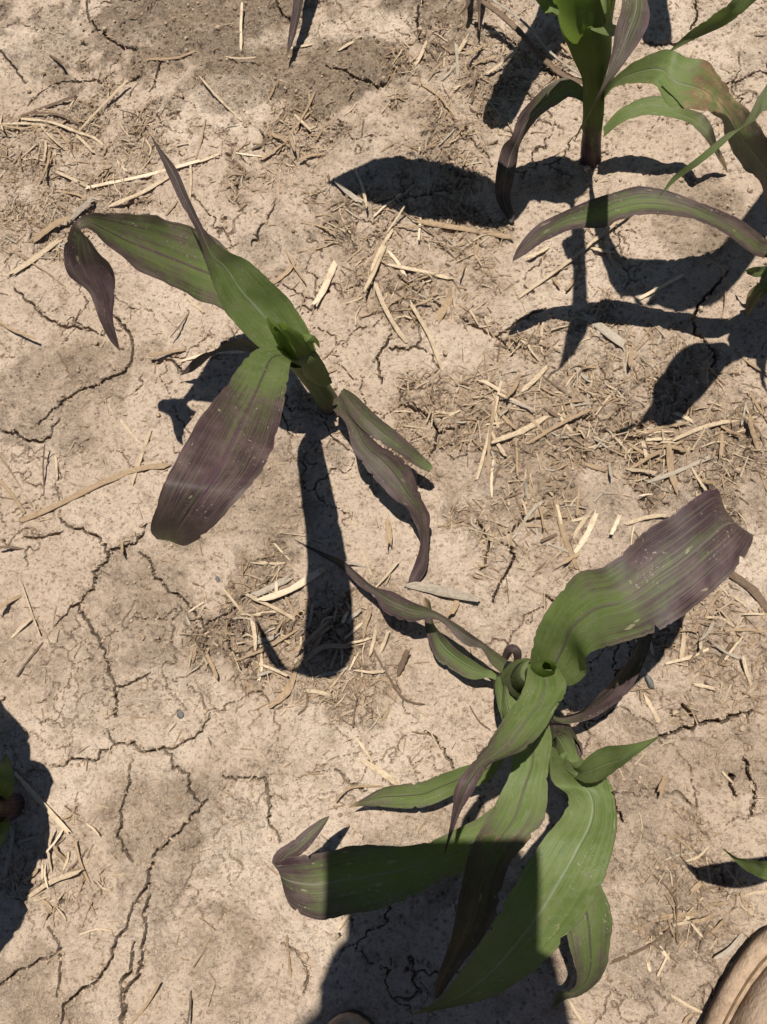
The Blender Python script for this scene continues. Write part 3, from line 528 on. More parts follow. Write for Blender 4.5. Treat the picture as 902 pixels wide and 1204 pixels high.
# --- plants past the top edge
Hh = plant(392, -210, 'corn plant of which only one dark drooping leaf tip hangs over loose soil')
tube('stalk', Hh, [(392,-206,-.008,.013),(388,-250,.04,.0125),(380,-320,.10,.014),(372,-400,.15,.018)], pig=((0,.9),(.5,.3),(1,0)))
leaf(Hh, [(388,-250,380,-258,.04,.045),(366,-190,372,-200,.07,.075),(352,-110,368,-110,.068,.068),(346,-50,364,-50,.052,.052),(345,0,357,0,.034,.034),(339,42,347,42,.020,.020),(336,73,336,72,.012,.012)], pig=((0,.1),(.5,.7),(1,1.)), gut=.3, dry=((0,0),(.6,.1),(1,.45)))
leaf(Hh, [(376,-380,384,-400,.15,.15),(410,-480,425,-560,.24,.25),(470,-600,500,-680,.28,.29),(540,-700,560,-740,.27,.27),(600,-760,602,-762,.25,.25)], pig=((0,-.3),(1,.6)))
leaf(Hh, [(368,-390,376,-410,.15,.16),(310,-560,330,-620,.25,.26),(250,-680,270,-740,.28,.29),(180,-760,190,-790,.27,.28),(130,-800,131,-802,.26,.26)], pig=((0,-.3),(1,.6)))
I_ = plant(604, -170, 'corn plant showing two thin reddish leaf tips beside a long dry leaf')
tube('stalk', I_, [(604,-166,-.008,.013),(605,-205,.04,.0125),(606,-270,.10,.014),(608,-340,.15,.018)], pig=((0,.9),(.5,.3),(1,0)))
leaf(I_, [(606,-210,598,-222,.045,.05),(584,-150,572,-160,.06,.064),(560,-60,550,-66,.04,.04),(554,0,549,0,.024,.024),(537,21,537,20,.014,.014)], pig=((0,.3),(1,1)), gut=.2, dry=((0,0),(.5,.2),(1,.55)))
leaf(I_, [(608,-210,600,-220,.05,.055),(590,-130,578,-140,.066,.07),(572,-50,564,-50,.05,.05),(566,0,561,0,.034,.034),(564,35,563,35,.02,.02)], pig=((0,.3),(1,1)), gut=.2, dry=((0,0),(.5,.2),(1,.55)))
leaf(I_, [(604,-330,614,-350,.15,.15),(638,-40,668,-50,.20,.20,1),(634,10,672,28,.205,.205,1),(612,50,660,66,.195,.195,1),(588,92,628,104,.18,.18,1),(568,140,606,146,.165,.165,1),(578,156,592,157,.16,.16,1)], pig=((0,-.3),(1,.6)), gut=.05)
leaf(I_, [(600,-330,608,-370,.15,.16),(560,-520,585,-590,.24,.25),(500,-660,520,-720,.28,.28),(430,-740,440,-770,.28,.28),(380,-780,381,-782,.27,.27)], pig=((0,-.3),(1,.6)))
X_ = plant(1070, -60, 'corn plant sending a half-shaded green leaf down across pale crusted soil')
tube('stalk', X_, [(1070,-56,-.008,.013),(1085,-90,.06,.0125),(1105,-130,.14,.014),(1130,-180,.20,.018)], pig=((0,.9),(.5,.3),(1,0)))
leaf(X_, [(1112,-130,1100,-160,.19,.19),(1040,-60,1010,-120,.31,.31),(960,-40,925,-96,.335,.335),(915,-18,886,-48,.325,.325),(889,1,862,-2,.312,.312),(872,17,842,14,.304,.304),(852,30,833,22,.294,.294),(833,39,820,30,.284,.284),(813,48,806,41,.272,.272),(786,62,788,59,.256,.256)], pig=((0,0),(.5,.1),(1,.3)), rib=.1, gut=.1, edge=.1)
leaf(X_, [(1110,-170,1120,-190,.19,.19),(790,-120,830,-150,.22,.22,1),(752,-40,800,-60,.23,.23,1),(745,10,785,0,.22,.22,1),(752,46,789,30,.21,.21,1),(764,58,790,52,.205,.205,1)], pig=((0,-.3),(1,.6)), gut=.05)
leaf(X_, [(1120,-160,1114,-180,.18,.18),(1090,-250,1090,-310,.22,.23),(1180,-260,1195,-320,.25,.26),(1270,-250,1290,-280,.25,.25),(1340,-230,1342,-231,.23,.23)], pig=((0,-.3),(1,.6)))

# ------------------------------------------------------------------ straw
STRAW = """b5 27,140 62,146 95,157 118,168 152,206|b4 0,148 56,150|m3 3,153 48,150|b4 49,149 76,176|m4 66,150 85,177|b4 55,166 56,190|b5 94,153 125,131 156,105|d7 27,137 60,125 90,114|d4 40,137 70,138 93,145|b5 92,161 114,184
b5 72,208 109,224|w6 106,225 175,210 240,192|b5 240,192 257,182|b7 136,249 200,214|m4 72,230 117,244|m11 45,289 88,265|b9 20,326 75,289|m3 19,299 58,323 80,340|g10 88,262 120,243|b4 226,197 226,244|m3 198,256 213,241|d5 62,69 80,84|m4 178,77 210,74 232,65|m5 60,177 62,220|d2 25,172 27,201|m3 114,217 136,197|b3 132,105 131,122
d4 143,33 170,17 194,0|b3 130,1 188,0|w5 286,64 290,17|b3 268,72 304,76|b4 240,99 260,120 283,140|b5 342,57 365,53|b5 400,61 416,54|m3 242,140 232,189|m4 306,189 357,153|d4 311,168 337,135|m5 326,178 365,138|m4 352,158 370,110|w9 375,365 395,316|b7 434,352 454,291|m3 357,265 380,268 395,280|m3 352,296 375,292 393,286|m7 326,331 347,311|m3 337,296 362,337|b5 418,201 434,250|g8 398,219 423,240|d4 270,224 293,209|d3 207,403 224,370|b4 224,354 242,370|m4 0,380 51,405|w6 219,426 288,418|m5 185,425 222,412
b6 440,328 462,272|b6 445,343 478,405|b6 486,366 520,436|m9 491,264 545,270 600,280|b6 460,318 532,330|m9 517,374 532,343|b5 609,353 740,256|w5 750,356 801,330|b4 637,417 640,377|g12 686,374 732,410|b5 571,97 609,74|b6 489,82 501,54|b6 537,67 550,51|b4 571,38 585,42|m3 499,105 535,138|m4 504,97 522,79|d2 471,251 537,307|m3 543,333 548,312|m3 558,307 563,282|b5 622,307 647,292|b4 717,307 714,279|m4 655,61 681,82
b4 562,563 590,453|m4 575,571 583,476|w4 579,586 581,544|b8 583,523 641,493|b7 613,463 641,436|m5 623,523 660,502 695,487|m6 598,472 611,444|d3 638,445 655,457 672,470|b5 793,489 812,500|b6 788,523 830,505 886,495|m4 750,514 806,502|m9 784,529 793,578|g6 761,571 831,542|m4 738,525 776,546|m8 653,593 678,669|w8 678,648 700,607|w5 717,633 727,610|b5 736,618 780,609|m4 607,518 609,563|m4 621,620 641,622|d4 638,638 653,630|m6 875,500 888,529|m3 863,415 902,442|m4 879,463 902,499
b4 781,781 831,764|b6 757,818 772,845|b4 871,774 881,803|m4 854,742 902,744|d10 861,677 885,695 901,716|m3 828,727 846,697|m7 773,930 783,913|b3 849,908 860,919|b3 805,1011 820,1006 831,995|m6 811,1046 824,1036|b4 803,1087 820,1073|d3 821,1120 834,1084|w4 777,1115 786,1127|b4 762,1131 764,1140|b5 793,1173 829,1193|m4 805,1202 817,1193|b4 877,1052 902,1047|b5 670,1180 686,1203|m4 645,1196 670,1188
w9 315,706 345,695 377,675|g10 304,700 342,681|b6 295,701 320,713 348,728|b4 265,692 287,720|m4 280,776 350,742|m8 321,829 338,814 348,792|b6 361,812 388,817|b4 303,780 340,794|b4 420,788 452,790|m6 362,776 382,761 414,761|m5 352,768 389,729|m6 369,765 388,731|b3 444,690 469,664|b4 425,645 437,675|b5 436,770 444,738|b3 324,640 342,659|d3 352,839 362,830 362,813|d8 471,789 480,770|b4 308,661 335,663|g14 484,688 520,696 558,706|m8 532,725 539,706|m9 457,612 461,645|b4 523,494 540,486
m9 27,611 70,592 123,568 165,551 195,548|b5 155,568 163,546 178,508|b4 146,497 166,523|m5 0,565 27,600|m2 0,533 20,565 37,595|d3 51,570 55,548 63,528|b4 68,540 69,561|b3 23,680 36,715 48,746|b4 15,748 40,728|d3 17,796 50,756|m6 0,721 23,700|d5 0,646 25,645|m4 146,638 151,653|b3 223,719 241,708|m5 246,773 258,797
w7 18,912 50,946 80,977|g6 5,1023 11,974|m3 64,965 80,960 87,949|b4 64,977 62,1027|m4 90,988 97,1015 106,1038|m4 28,1036 48,1022|b6 35,1054 65,1035 99,1023|b4 76,1020 80,1004|b3 96,1098 115,1092 131,1094|m4 156,1201 190,1155|d3 225,1204 225,1165|m2 234,1080 255,1094|m2 227,1137 245,1105|b7 428,894 470,923|b4 422,870 438,894|m3 396,942 415,925 450,924|m3 337,1101 340,1150"""
def straw_mesh(pts, w, seed, flat=.42, rough=.25):
    r = random.Random(seed); P = catmull(pts, 3 if len(pts) > 2 else 5); n = len(P); T = np.gradient(P, axis=0); sg = 7
    V = []; uvs = []; ln = 0
    for i in range(n):
        t = Vector(T[i]).normalized(); s = t.cross(Vector((0, 0, 1)))
        s = s.normalized() if s.length > .05 else Vector((1, 0, 0)); u = s.cross(t)
        e = i/(n-1); tw = r.uniform(-.2, .2); tp = (.6+r.random()*.45) if i in (0, n-1) else 1+r.uniform(-rough, rough)*.5
        if i: ln += float(np.linalg.norm(P[i]-P[i-1]))
        for j in range(sg):
            a = 2*math.pi*j/sg+tw; q = tp*(1+r.uniform(-.12, .12))
            jit = t*(r.uniform(-1, 1)*w*1.1 if i in (0, n-1) else 0)
            V.append(Vector(P[i])+s*(math.cos(a)*w/2*q)+u*(math.sin(a)*w/2*flat*q)+jit); uvs.append((j/sg, ln*10))
    F = grid_faces(n, sg, wrap=True)+[tuple(range(sg))[::-1], tuple(range((n-1)*sg, n*sg))]
    return V, F, uvs
LAND = [((388,470),'the corn plant with the folded hanging leaf'),((610,860),'the crowded pair of corn plants'),((694,190),'the upright corn plant with the thick stalk'),
        ((900,330),'the tangle of leaf shadows'),((870,1130),'the sunlit boot toe'),((10,950),'the reddish shaded corn stalk'),((330,730),'the curled purple leaf tip'),((700,540),'the littered soil below the long curved leaf shadow'),
        ((90,190),'the bent long straw bundle'),((860,740),'the tip of the broad arching leaf'),((280,30),'the loose brown soil'),((100,700),'the forked crack'),((180,1100),'the deep branching cracks'),((500,120),'the thin reddish leaf tips'),((470,300),'the shadow of the long upper leaf'),((630,340),'the long straight straw'),((600,500),'the upright straw pair'),((820,510),'the point of the curved leaf shadow'),((660,620),'the leaning reddish stalk piece'),((440,760),'the dark bent root'),((500,700),'the grey weathered stub'),((60,1020),'the crossed straws at the shade edge'),((40,600),'the long branching stalk'),((200,60),'the crack in loose soil'),((340,160),'the slanting straw cluster'),((30,310),'the broad tan blade under the folded leaf'),((830,1000),'the curved shadow with the green leaf tip'),((440,900),'the slender green leaf with a brown tip')]
TONE = {'b': 'pale', 'w': 'bleached white', 'm': 'tan', 'd': 'dark brown', 'g': 'grey weathered'}
def straw_label(tone, wpx, length, c, bent=False):
    lm = min(LAND, key=lambda q: (q[0][0]-c[0])**2+(q[0][1]-c[1])**2)[1]
    size = 'very long' if length > 95 else 'long' if length > 55 else 'very short' if length < 18 else 'short' if length < 28 else ''
    size = (size+' bent') if bent else size
    kind = 'stalk piece' if wpx >= 8 else 'flat straw' if wpx >= 6 else 'straw' if wpx >= 4 else 'thin stem' if wpx >= 3 else 'hair-thin stem'
    lab = ' '.join((size+' '+TONE[tone]+' '+kind+' by '+lm).split())
    return lab, TONE[tone]+' straw beside '+lm
def add_straw(tone, wpx, pts, seed, lift=True):
    r = random.Random(seed); Q = []
    for k, p in enumerate(pts):
        a = W(*p); Q.append(a)
    a, b = Q[0], Q[-1]
    if len(Q) == 2:
        d = b-a; nrm = Vector((-d.y, d.x, 0)); Q = [a, a+d*.5+nrm*r.uniform(-.05, .05), b]
    w = wpx*.00072*r.uniform(.85, 1.1); zl = r.uniform(.002, .012) if lift and r.random() < .6 else .001; end = r.random() < .5
    P = []
    for k, q in enumerate(Q):
        e = k/(len(Q)-1); e = e if end else 1-e
        P.append((q.x, q.y, gzs(q.x, q.y, 3)+w*(.25 if r.random() < .6 or (a-b).length > .04 else .02)+zl*e+.0004))
    C_ = catmull(P, 6); up_ = float(np.percentile([gz(c_[0], c_[1])-c_[2]+w*.1 for c_ in C_], 88))
    if up_ > 0 and (a-b).length > .03: P = [(p[0], p[1], p[2]+up_) for p in P]
    V, F, uvs = straw_mesh(P, w, seed, flat=r.uniform(.16, .36)); c = Vector(np.mean(P, axis=0)); c.z = gz(c.x, c.y)
    me = mesh('straw', [v-c for v in V], F, M_STRAW[tone], False); l = me.uv_layers.new(name='UVMap')
    vi = [lp.vertex_index for lp in me.loops]
    for i, k in enumerate(vi): l.data[i].uv = uvs[k]
    o = link('stalk_piece' if wpx >= 8 else 'straw', me, loc=c)
    mid = pts[len(pts)//2] if len(pts) > 2 else ((pts[0][0]+pts[1][0])/2, (pts[0][1]+pts[1][1])/2)
    lab, grp = straw_label(tone, wpx, math.hypot(pts[0][0]-pts[-1][0], pts[0][1]-pts[-1][1]), mid, len(pts) > 2)
    tag(o, lab, 'straw', grp); return o
sid = 0
for s in STRAW.replace('\n', '|').split('|'):
    f = s.split(); sid += 1
    add_straw(f[0][0], float(f[0][1:]), [tuple(float(v) for v in p.split(',')) for p in f[1:]], sid)
# smaller litter pieces in the strewn places: x, y, rx, ry, count, lean
rs = random.Random(99)
for (x, y, rx, ry, n, ang) in [(80,200,90,80,8,20),(335,160,40,40,7,-45),(480,300,80,90,12,60),(620,490,80,70,17,-30),(780,530,100,60,17,-20),(660,610,70,50,12,70),(330,740,60,60,14,30),(430,740,50,60,12,60),(60,1010,40,50,7,80),(830,760,70,70,12,60),(830,1080,50,60,9,30),(540,90,50,40,8,40),(390,1050,40,60,6,50),(700,300,60,60,8,-40)]:
    for k in range(n):
        px_, py_ = x+rs.gauss(0, .5)*rx, y+rs.gauss(0, .5)*ry
        if not (4 < px_ < 898 and 4 < py_ < 1200): continue
        L = rs.uniform(12, 38); a = math.radians(ang+rs.gauss(0, 45)); dx, dy = L/2*math.cos(a), -L/2*math.sin(a); sid += 1
        add_straw(rs.choice('bbmmmgwdg'), rs.uniform(2.2, 5.5), [(px_-dx, py_-dy), (px_+dx, py_+dy)], sid)

# long dry leaf arched over the soil, thin roots, wood-grey pebbles
def strand(name, pts, w, mat, label, cat, hts=None, flat=.8):
    P = []
    for k, p in enumerate(pts):
        q = W(p[0], p[1], hts[k] if hts else 0); P.append((q.x, q.y, (q.z if hts else gzs(q.x, q.y)+w*.5)))
    V, F, uvs = straw_mesh(catmull(P, 3).tolist(), w, len(label), flat=flat, rough=.3); c = Vector(P[0])
    me = mesh(name, [v-c for v in V], F, mat); l = me.uv_layers.new(name='UVMap')
    for i, lp in enumerate(me.loops): l.data[i].uv = uvs[lp.vertex_index]
    return tag(link(name, me, loc=c), label, cat)
strand('dry_leaf', [(556,-6),(585,14),(612,38),(636,66),(662,88),(690,100)], .0065, M_STRAW['d'], 'long withered brown leaf strip bridging the soil beside the thick stalk', 'dry leaf', [.03,.03,.026,.02,.012,.006], flat=.3)
strand('dry_leaf', [(566,-8),(592,8),(620,30),(644,58),(668,78),(692,94)], .0028, M_STRAW['g'], 'pale grey dry leaf edge alongside the withered brown strip', 'dry leaf', [.034,.034,.030,.024,.016,.009], flat=.3)
strand('root', [(720,1131),(745,1122),(768,1110),(788,1094),(795,1084),(795,1062),(785,1044),(769,1029)], .0016, M_STRAW['d'], 'thin curved brown rootlet on bare soil left of the sunlit boot', 'root')
strand('root', [(716,1134),(750,1122),(775,1104),(793,1086),(796,1066),(791,1040),(788,1034)], .0012, M_STRAW['d'], 'finer rootlet running along the curved brown one by the boot', 'root')
strand('root', [(438,762),(455,790),(472,818),(486,826),(497,828)], .0022, M_STRAW['d'], 'dark bent thin root below the curled purple leaf', 'root')
strand('root', [(827,300),(832,305),(848,314),(852,330),(853,352),(850,370),(846,380)], .0013, M_STRAW['m'], 'pale hair-thin root hanging in the leaf shadow tangle', 'root', [.03,.028,.02,.012,.006,.004,.003])
strand('root', [(553,830),(560,842),(566,850),(577,858)], .0014, M_STRAW['d'], 'short dark curved rootlet next to the crowded corn pair', 'root')
strand('root', [(308,660),(315,652),(318,660),(312,668),(310,660)], .0010, M_STRAW['d'], 'tiny looped tendril among straw near the curled purple leaf tip', 'root')
def lump(seed, r, sub=1):
    import bmesh
    bm = bmesh.new(); bmesh.ops.create_icosphere(bm, subdivisions=sub, radius=r); rr = random.Random(seed)
    for v in bm.verts: v.co *= rr.uniform(.7, 1.15)
    V = [v.co.copy() for v in bm.verts]; F = [tuple(v.index for v in f.verts) for f in bm.faces]; bm.free(); return V, F
M_PEB = mat_simple('slate_pebble', (.10, .095, .09), (.165, .155, .145), 200, .7)
for (x, y, r, sx, lab) in [(255,681,.0042,.5,'small dark elongated stone on smooth soil near the forked crack'),(213,840,.0040,1.,'small blue-grey stone on pale crust above the stepped crack'),(763,802,.0065,.5,'dark flaky clod in the shade of the arching leaf'),(322,103,.003,1.,'tiny grey stone beside pale straw on loose brown soil')]:
    V, F = lump(int(x), r, 2); p = W(x, y); me = mesh('stone', [Vector((v.x*sx, v.y*1.2, v.z*.6)) for v in V], F, M_PEB)
    o = link('stone', me, loc=(p.x, p.y, gz(p.x, p.y)+r*.2)); o.rotation_euler.z = .4; tag(o, lab, 'stone')

# uncountable soil crumbs and chaff
def build_stuff():
    protos = [lump(i, 1., 1) for i in range(5)]; V = []; F = []; r = random.Random(3); n = 0
    jj, ii = np.where((GX > XR[0]) & (GX < XR[1]) & (GY > YR[0]) & (GY < YR[1])); 
    while n < 9000:
        k = r.randrange(len(jj)); j, i = jj[k], ii[k]; p = .10+.9*G_LIT[j, i]+.55*G_LOOSE[j, i]
        if r.random() > p: continue
        n += 1; pv, pf = protos[r.randrange(5)]; s = .0005*math.exp(r.gauss(.45, .55)); s = min(s, .0034)
        c = Vector((GX[j, i], GY[j, i], GZ[j, i]+s*.35)); m = Matrix.Rotation(r.random()*6, 3, (r.random()+.1, r.random(), r.random())); b = len(V)
        V += [c+(m @ v)*s for v in pv]; F += [(f[0]+b, f[1]+b, f[2]+b) for f in pf]
    for pl in (A, B, C, D, E, F_):
        for _ in range(90):
            an, rd = r.random()*6.28, r.uniform(.009, .03); s = .0013*math.exp(r.gauss(0, .5))*(1.3-rd*20 if rd < .03 else .7); s = max(s, .0005); x, y = pl.location.x+rd*math.cos(an), pl.location.y+rd*math.sin(an); pv, pf = protos[r.randrange(5)]; m = Matrix.Rotation(r.random()*6, 3, (r.random()+.1, r.random(), r.random())); bb = len(V)
            c = Vector((x, y, gz(x, y)+s*.3)); V += [c+(m @ v)*s for v in pv]; F += [(f[0]+bb, f[1]+bb, f[2]+bb) for f in pf]
    for w, pts in CRACKS:
        for a, b in zip(pts[:-1], pts[1:]):
            for _ in range(int(math.hypot(b[0]-a[0], b[1]-a[1])*.45)):
                t = r.random(); q = W(a[0]+(b[0]-a[0])*t+r.gauss(0, 3.5), a[1]+(b[1]-a[1])*t+r.gauss(0, 3.5)); s = .0009*math.exp(r.gauss(0, .5)); pv, pf = protos[r.randrange(5)]; m = Matrix.Rotation(r.random()*6, 3, (r.random()+.1, r.random(), r.random())); bb = len(V)
                c = Vector((q.x, q.y, gz(q.x, q.y)+s*.3)); V += [c+(m @ v)*s for v in pv]; F += [(f[0]+bb, f[1]+bb, f[2]+bb) for f in pf]
    o = link('soil_crumbs', mesh('soil_crumbs', V, F, M_CRUMB, False)); tag(o, 'fine loose soil crumbs scattered over the crust', 'soil', kind='stuff')
    V = []; F = []; n = 0
    while n < 6500:
        k = r.randrange(len(jj)); j, i = jj[k], ii[k]
        if r.random() > .03+G_LIT[j, i]*.9: continue
        n += 1; L = .003+.024*r.random()**2; w = r.uniform(.00025, .0010); a = r.random()*6.28; d = Vector((math.cos(a), math.sin(a), r.uniform(-.1, .25))); s = Vector((-math.sin(a), math.cos(a), r.uniform(-.3, .3)))
        c = Vector((GX[j, i], GY[j, i], GZ[j, i]+.0007)); b = len(V); u = Vector((0, 0, w*.5))
        V += [c-d*L/2-s*w, c-d*L/2+s*w, c+u, c+d*L/2-s*w*.6, c+d*L/2+s*w*.6, c-d*L/2-u, c+d*L/2-u]
        F += [(b, b+1, b+2), (b, b+2, b+3), (b+1, b+4, b+2), (b+2, b+4, b+3), (b, b+5, b+1), (b+3, b+4, b+6), (b, b+3, b+6, b+5), (b+1, b+5, b+6, b+4)]
    me = mesh('chaff', V, F, None, False); 
    for k in 'bmd': me.materials.append(M_STRAW[k])
    me.uv_layers.new(name='UVMap'); per = 8
    me.polygons.foreach_set('material_index', np.repeat(np.random.choice([0, 0, 1, 1, 1, 2], len(me.polygons)//per), per).astype(np.int32))
    V = []; F = []; uv2 = []; tones = []; n = 0
    while n < 800:
        k = r.randrange(len(jj)); j, i = jj[k], ii[k]
        if r.random() > G_LIT[j, i]**1.3: continue
        n += 1; L = r.uniform(.007, .026); w = r.uniform(.0006, .0022); a = r.random()*6.28; x0, y0 = GX[j, i], GY[j, i]; tn = r.choice([0, 0, 1, 1, 1, 2, 3]); pts = []
        for t in (-.5, 0, .5):
            x, y = x0+math.cos(a)*L*t+r.gauss(0, .06)*L, y0+math.sin(a)*L*t+r.gauss(0, .06)*L; pts.append((x, y, gzs(x, y)+w*.12+r.uniform(0, .0016)))
        v, f, u_ = straw_mesh(pts, w, n, flat=r.uniform(.2, .45)); b = len(V); V += v; F += [tuple(q+b for q in g_) for g_ in f]; uv2 += u_; tones += [tn]*len(f)
    m2 = mesh('straw_litter', V, F, None, False); l = m2.uv_layers.new(name='UVMap')
    for k in 'bmdg': m2.materials.append(M_STRAW[k])
    vi = np.zeros(len(m2.loops), np.int32); m2.loops.foreach_get('vertex_index', vi); l.data.foreach_set('uv', np.array(uv2, np.float32)[vi].ravel())
    m2.polygons.foreach_set('material_index', np.array(tones, np.int32)); tag(link('straw_litter', m2), 'matted small straw and stem fragments half buried in the soil', 'straw', kind='stuff')
    o = link('chaff', me); tag(o, 'tiny broken straw bits strewn through the littered soil', 'chaff', kind='stuff')
build_stuff()

# ------------------------------------------------------------------ the photographer, tablet in hand
def skin_obj(name, verts, edges, mat, parent, root, levels=2):
    me = bpy.data.meshes.new(name); keys = list(verts); off = parent.location
    me.from_pydata([tuple(Vector(verts[k][0])-off) for k in keys], [(keys.index(a), keys.index(b)) for a, b in edges], [])
    o = bpy.data.objects.new(name, me); COL.objects.link(o); o.parent = parent
    o.modifiers.new('skin', 'SKIN').use_smooth_shade = True
    for i, k in enumerate(keys):
        r = verts[k][1]; d = me.skin_vertices[0].data[i]; d.radius = r if isinstance(r, tuple) else (r, r); d.use_root = (k == root)
    sb = o.modifiers.new('subd', 'SUBSURF'); sb.levels = levels; sb.render_levels = levels
    me.materials.append(mat); return o
def chain(*k): return list(zip(k[:-1], k[1:]))
M_SKIN = mat_simple('skin', (.50, .30, .21), (.42, .24, .165), 40, .5, .1)
M_SHIRT = mat_simple('cotton_shirt', (.20, .23, .28), (.15, .175, .22), 70, .85, .4)
M_JEANS = mat_simple('denim', (.085, .105, .15), (.055, .07, .105), 120, .85, .5)
M_CAP = mat_simple('cap_cloth', (.09, .12, .08), (.06, .085, .055), 120, .85, .4)
M_WELT = mat_simple('tan_welt_rubber', (.44, .32, .225), (.26, .18, .12), 70, .85, .9, .0015)
M_SOLE = mat_simple('dark_sole_rubber', (.06, .048, .038), (.13, .10, .075), 60, .85, .5)
M_BOOT = mat_simple('dusty_tan_leather', (.42, .31, .225), (.24, .15, .09), 34, .75, .9, .0015)
M_LACE = mat_simple('lace', (.16, .10, .05), (.10, .065, .035), 200, .8, .3)
M_HAIR = mat_simple('brown_hair', (.05, .03, .018), (.03, .018, .01), 200, .5, .5)
M_TAB = mat_simple('aluminium_back', (.42, .42, .43), (.38, .38, .39), 30, .35, .05)
M_GLASS = mat_simple('dark_glass', (.012, .012, .014), (.015, .015, .018), 30, .08, 0)
M_EYE = mat_simple('eye', (.75, .73, .70), (.7, .68, .65), 30, .2, 0)
hip_y = -.52
toeR, toeL = W(930, 1089, .02), W(407, 1196, .02)
per = empty('person', (0, hip_y, 0)); tag(per, 'photographer standing in dusty tan work boots, denim, shirt and cap, holding a tablet', 'person')

def boot(toe, rot, side):
    def half(t):                                   # half width along the foot, t = 0 toe .. 1 heel
        return .0565*min(1, (max(t, 0)/.30)**.50)*(1-.20*math.exp(-((t-.62)/.17)**2))*min(1, (max(1-t, 0)/.16)**.45)*(1-.10*max(0, t-.4))
    L = .31; m = 44
    def outline(inset, z):
        ts = [.5-.5*math.cos(math.pi*i/(m//2)) for i in range(m//2+1)]; pts = []
        for i in range(m):
            k = i if i <= m//2 else m-i; sg = 1 if i <= m//2 else -1
            t = ts[k]; w = max(0, half(t)-inset*(1 if 0 < k < m//2 else 0)); y = -t*L
            y = -inset-(L-2*inset)*t
            pts.append(Vector((sg*w+.010*side*math.sin(math.pi*t)*-1, y, z)))
        return pts
    c, s = math.cos(rot), math.sin(rot)
    def place(v): return Vector((toe.x+v.x*c-v.y*s, toe.y+v.x*s+v.y*c, v.z))
    bz = gz(toe.x, toe.y-.05)-.002
    def part(name, rings, mat, cap0=False, cap1=False, par=None):
        V = [place(v)+Vector((0, 0, bz)) for r in rings for v in r]; F = grid_faces(len(rings), m, wrap=True)
        if cap0: F.append(tuple(range(m)))
        if cap1: F.append(tuple(range((len(rings)-1)*m, len(rings)*m)))
        me = mesh(name, [v-per.location for v in V], F, mat); o = bpy.data.objects.new(name, me); COL.objects.link(o); o.parent = par or per
        return o
    b = part('boot', [outline(.0125, .026), outline(.0105, .031), outline(.010, .037)]+[up(outline, k, L) for k in range(7)], M_BOOT, False, True)
    part('sole', [outline(.006, 0), outline(.001, .004), outline(.0005, .017)], M_SOLE, True, False, b)
    part('welt', [outline(.0005, .016), outline(-.001, .019), outline(-.0015, .024), outline(0., .029), outline(.004, .032), outline(.009, .0315), outline(.012, .029), outline(.0135, .025)], M_WELT, False, False, b)
    part('stitching', [outline(.0060, .0323), outline(.0064, .0331), outline(.0072, .0331), outline(.0076, .0321)], M_LACE, False, False, b)
    b['label'] = 'sunlit dusty tan boot' if side > 0 else 'boot in the shade'
    for k in range(5):
        y = -.125-.018*k; z = .088+.012*k; V = []
        for i in range(9):
            a = math.pi*(i/8); 
            for j in range(6):
                q = 2*math.pi*j/6; V.append(place(Vector((.028*math.cos(a)+.010*side*-.9, y+.006*math.cos(a)*(-1)**k+.0022*math.cos(q), z-.006+.011*math.sin(a)+.0022*math.sin(q))))+Vector((0, 0, bz)))
        me = mesh('lace', [v-per.location for v in V], grid_faces(9, 6, wrap=True), M_LACE); o = bpy.data.objects.new('lace', me); COL.objects.link(o); o.parent = b
    return place(Vector((0, -.225, .10)))
def up(outline, k, L):
    tops = [(0, .028), (.05, .052), (.12, .064), (.25, .073), (.40, .090), (.52, .112), (.62, .135), (.8, .15), (1., .13)]
    f = (k+1)/7; base = outline(.010+.004*f, 0); out = []
    for v in base:
        t = min(1, max(0, -v.y/L)); h = np.interp(t, [a for a, _ in tops], [b for _, b in tops]); an = f*math.pi/2*.97
        cy = min(max(v.y, -.26), -.055); sh = math.cos(an)**.62
        out.append(Vector((v.x*sh, cy+(v.y-cy)*(.25+.75*sh), .037+max(.004, h-.037)*math.sin(an)**.85)))
    return out
ankR = boot(toeR, math.radians(-4), 1); ankL = boot(toeL, math.radians(5), -1)

cm = camo.matrix_world
def CL(x, y, z): return cm @ Vector((x, y, z))         # a spot on the tablet the photographer holds over the bed
head = SW(440, 1368, 1.56)
bodyv = {'pelvis': ((-.02, hip_y, .93), (.10, .075)), 'waist': ((-.02, hip_y+.06, 1.07), (.10, .075)), 'chest': ((-.02, hip_y+.17, 1.23), (.135, .10)), 'upper': ((-.02, hip_y+.28, 1.36), (.12, .085)),
 'neck': ((-.02, hip_y+.37, 1.44), .052), 'nape': (head+Vector((0, -.045, -.075)), .055), 'skull': (head+Vector((0, .0, .0)), (.082, .088)), 'face': (head+Vector((0, .055, -.05)), (.062, .06)),
 'shoR': ((.15, hip_y+.28, 1.36), .058), 'elbR': ((.19, hip_y+.22, 1.07), .042), 'wriR': (CL(.066, -.175, .05), .027), 'palR': (CL(.060, -.115, .020), (.03, .018)),
 'shoL': ((-.19, hip_y+.28, 1.36), .058), 'elbL': ((-.20, hip_y+.20, 1.07), .042), 'wriL': (CL(-.105, -.195, .055), .027), 'palL': (CL(-.124, -.115, .020), (.03, .018)),
 'kneR': ((.115, -.44, .50), .05), 'kneL': ((-.15, -.46, .50), .05), 'hipR': ((.075, hip_y, .87), .085), 'hipL': ((-.115, hip_y, .87), .085), 'ankR': (tuple(ankR), .04), 'ankL': (tuple(ankL), .04)}
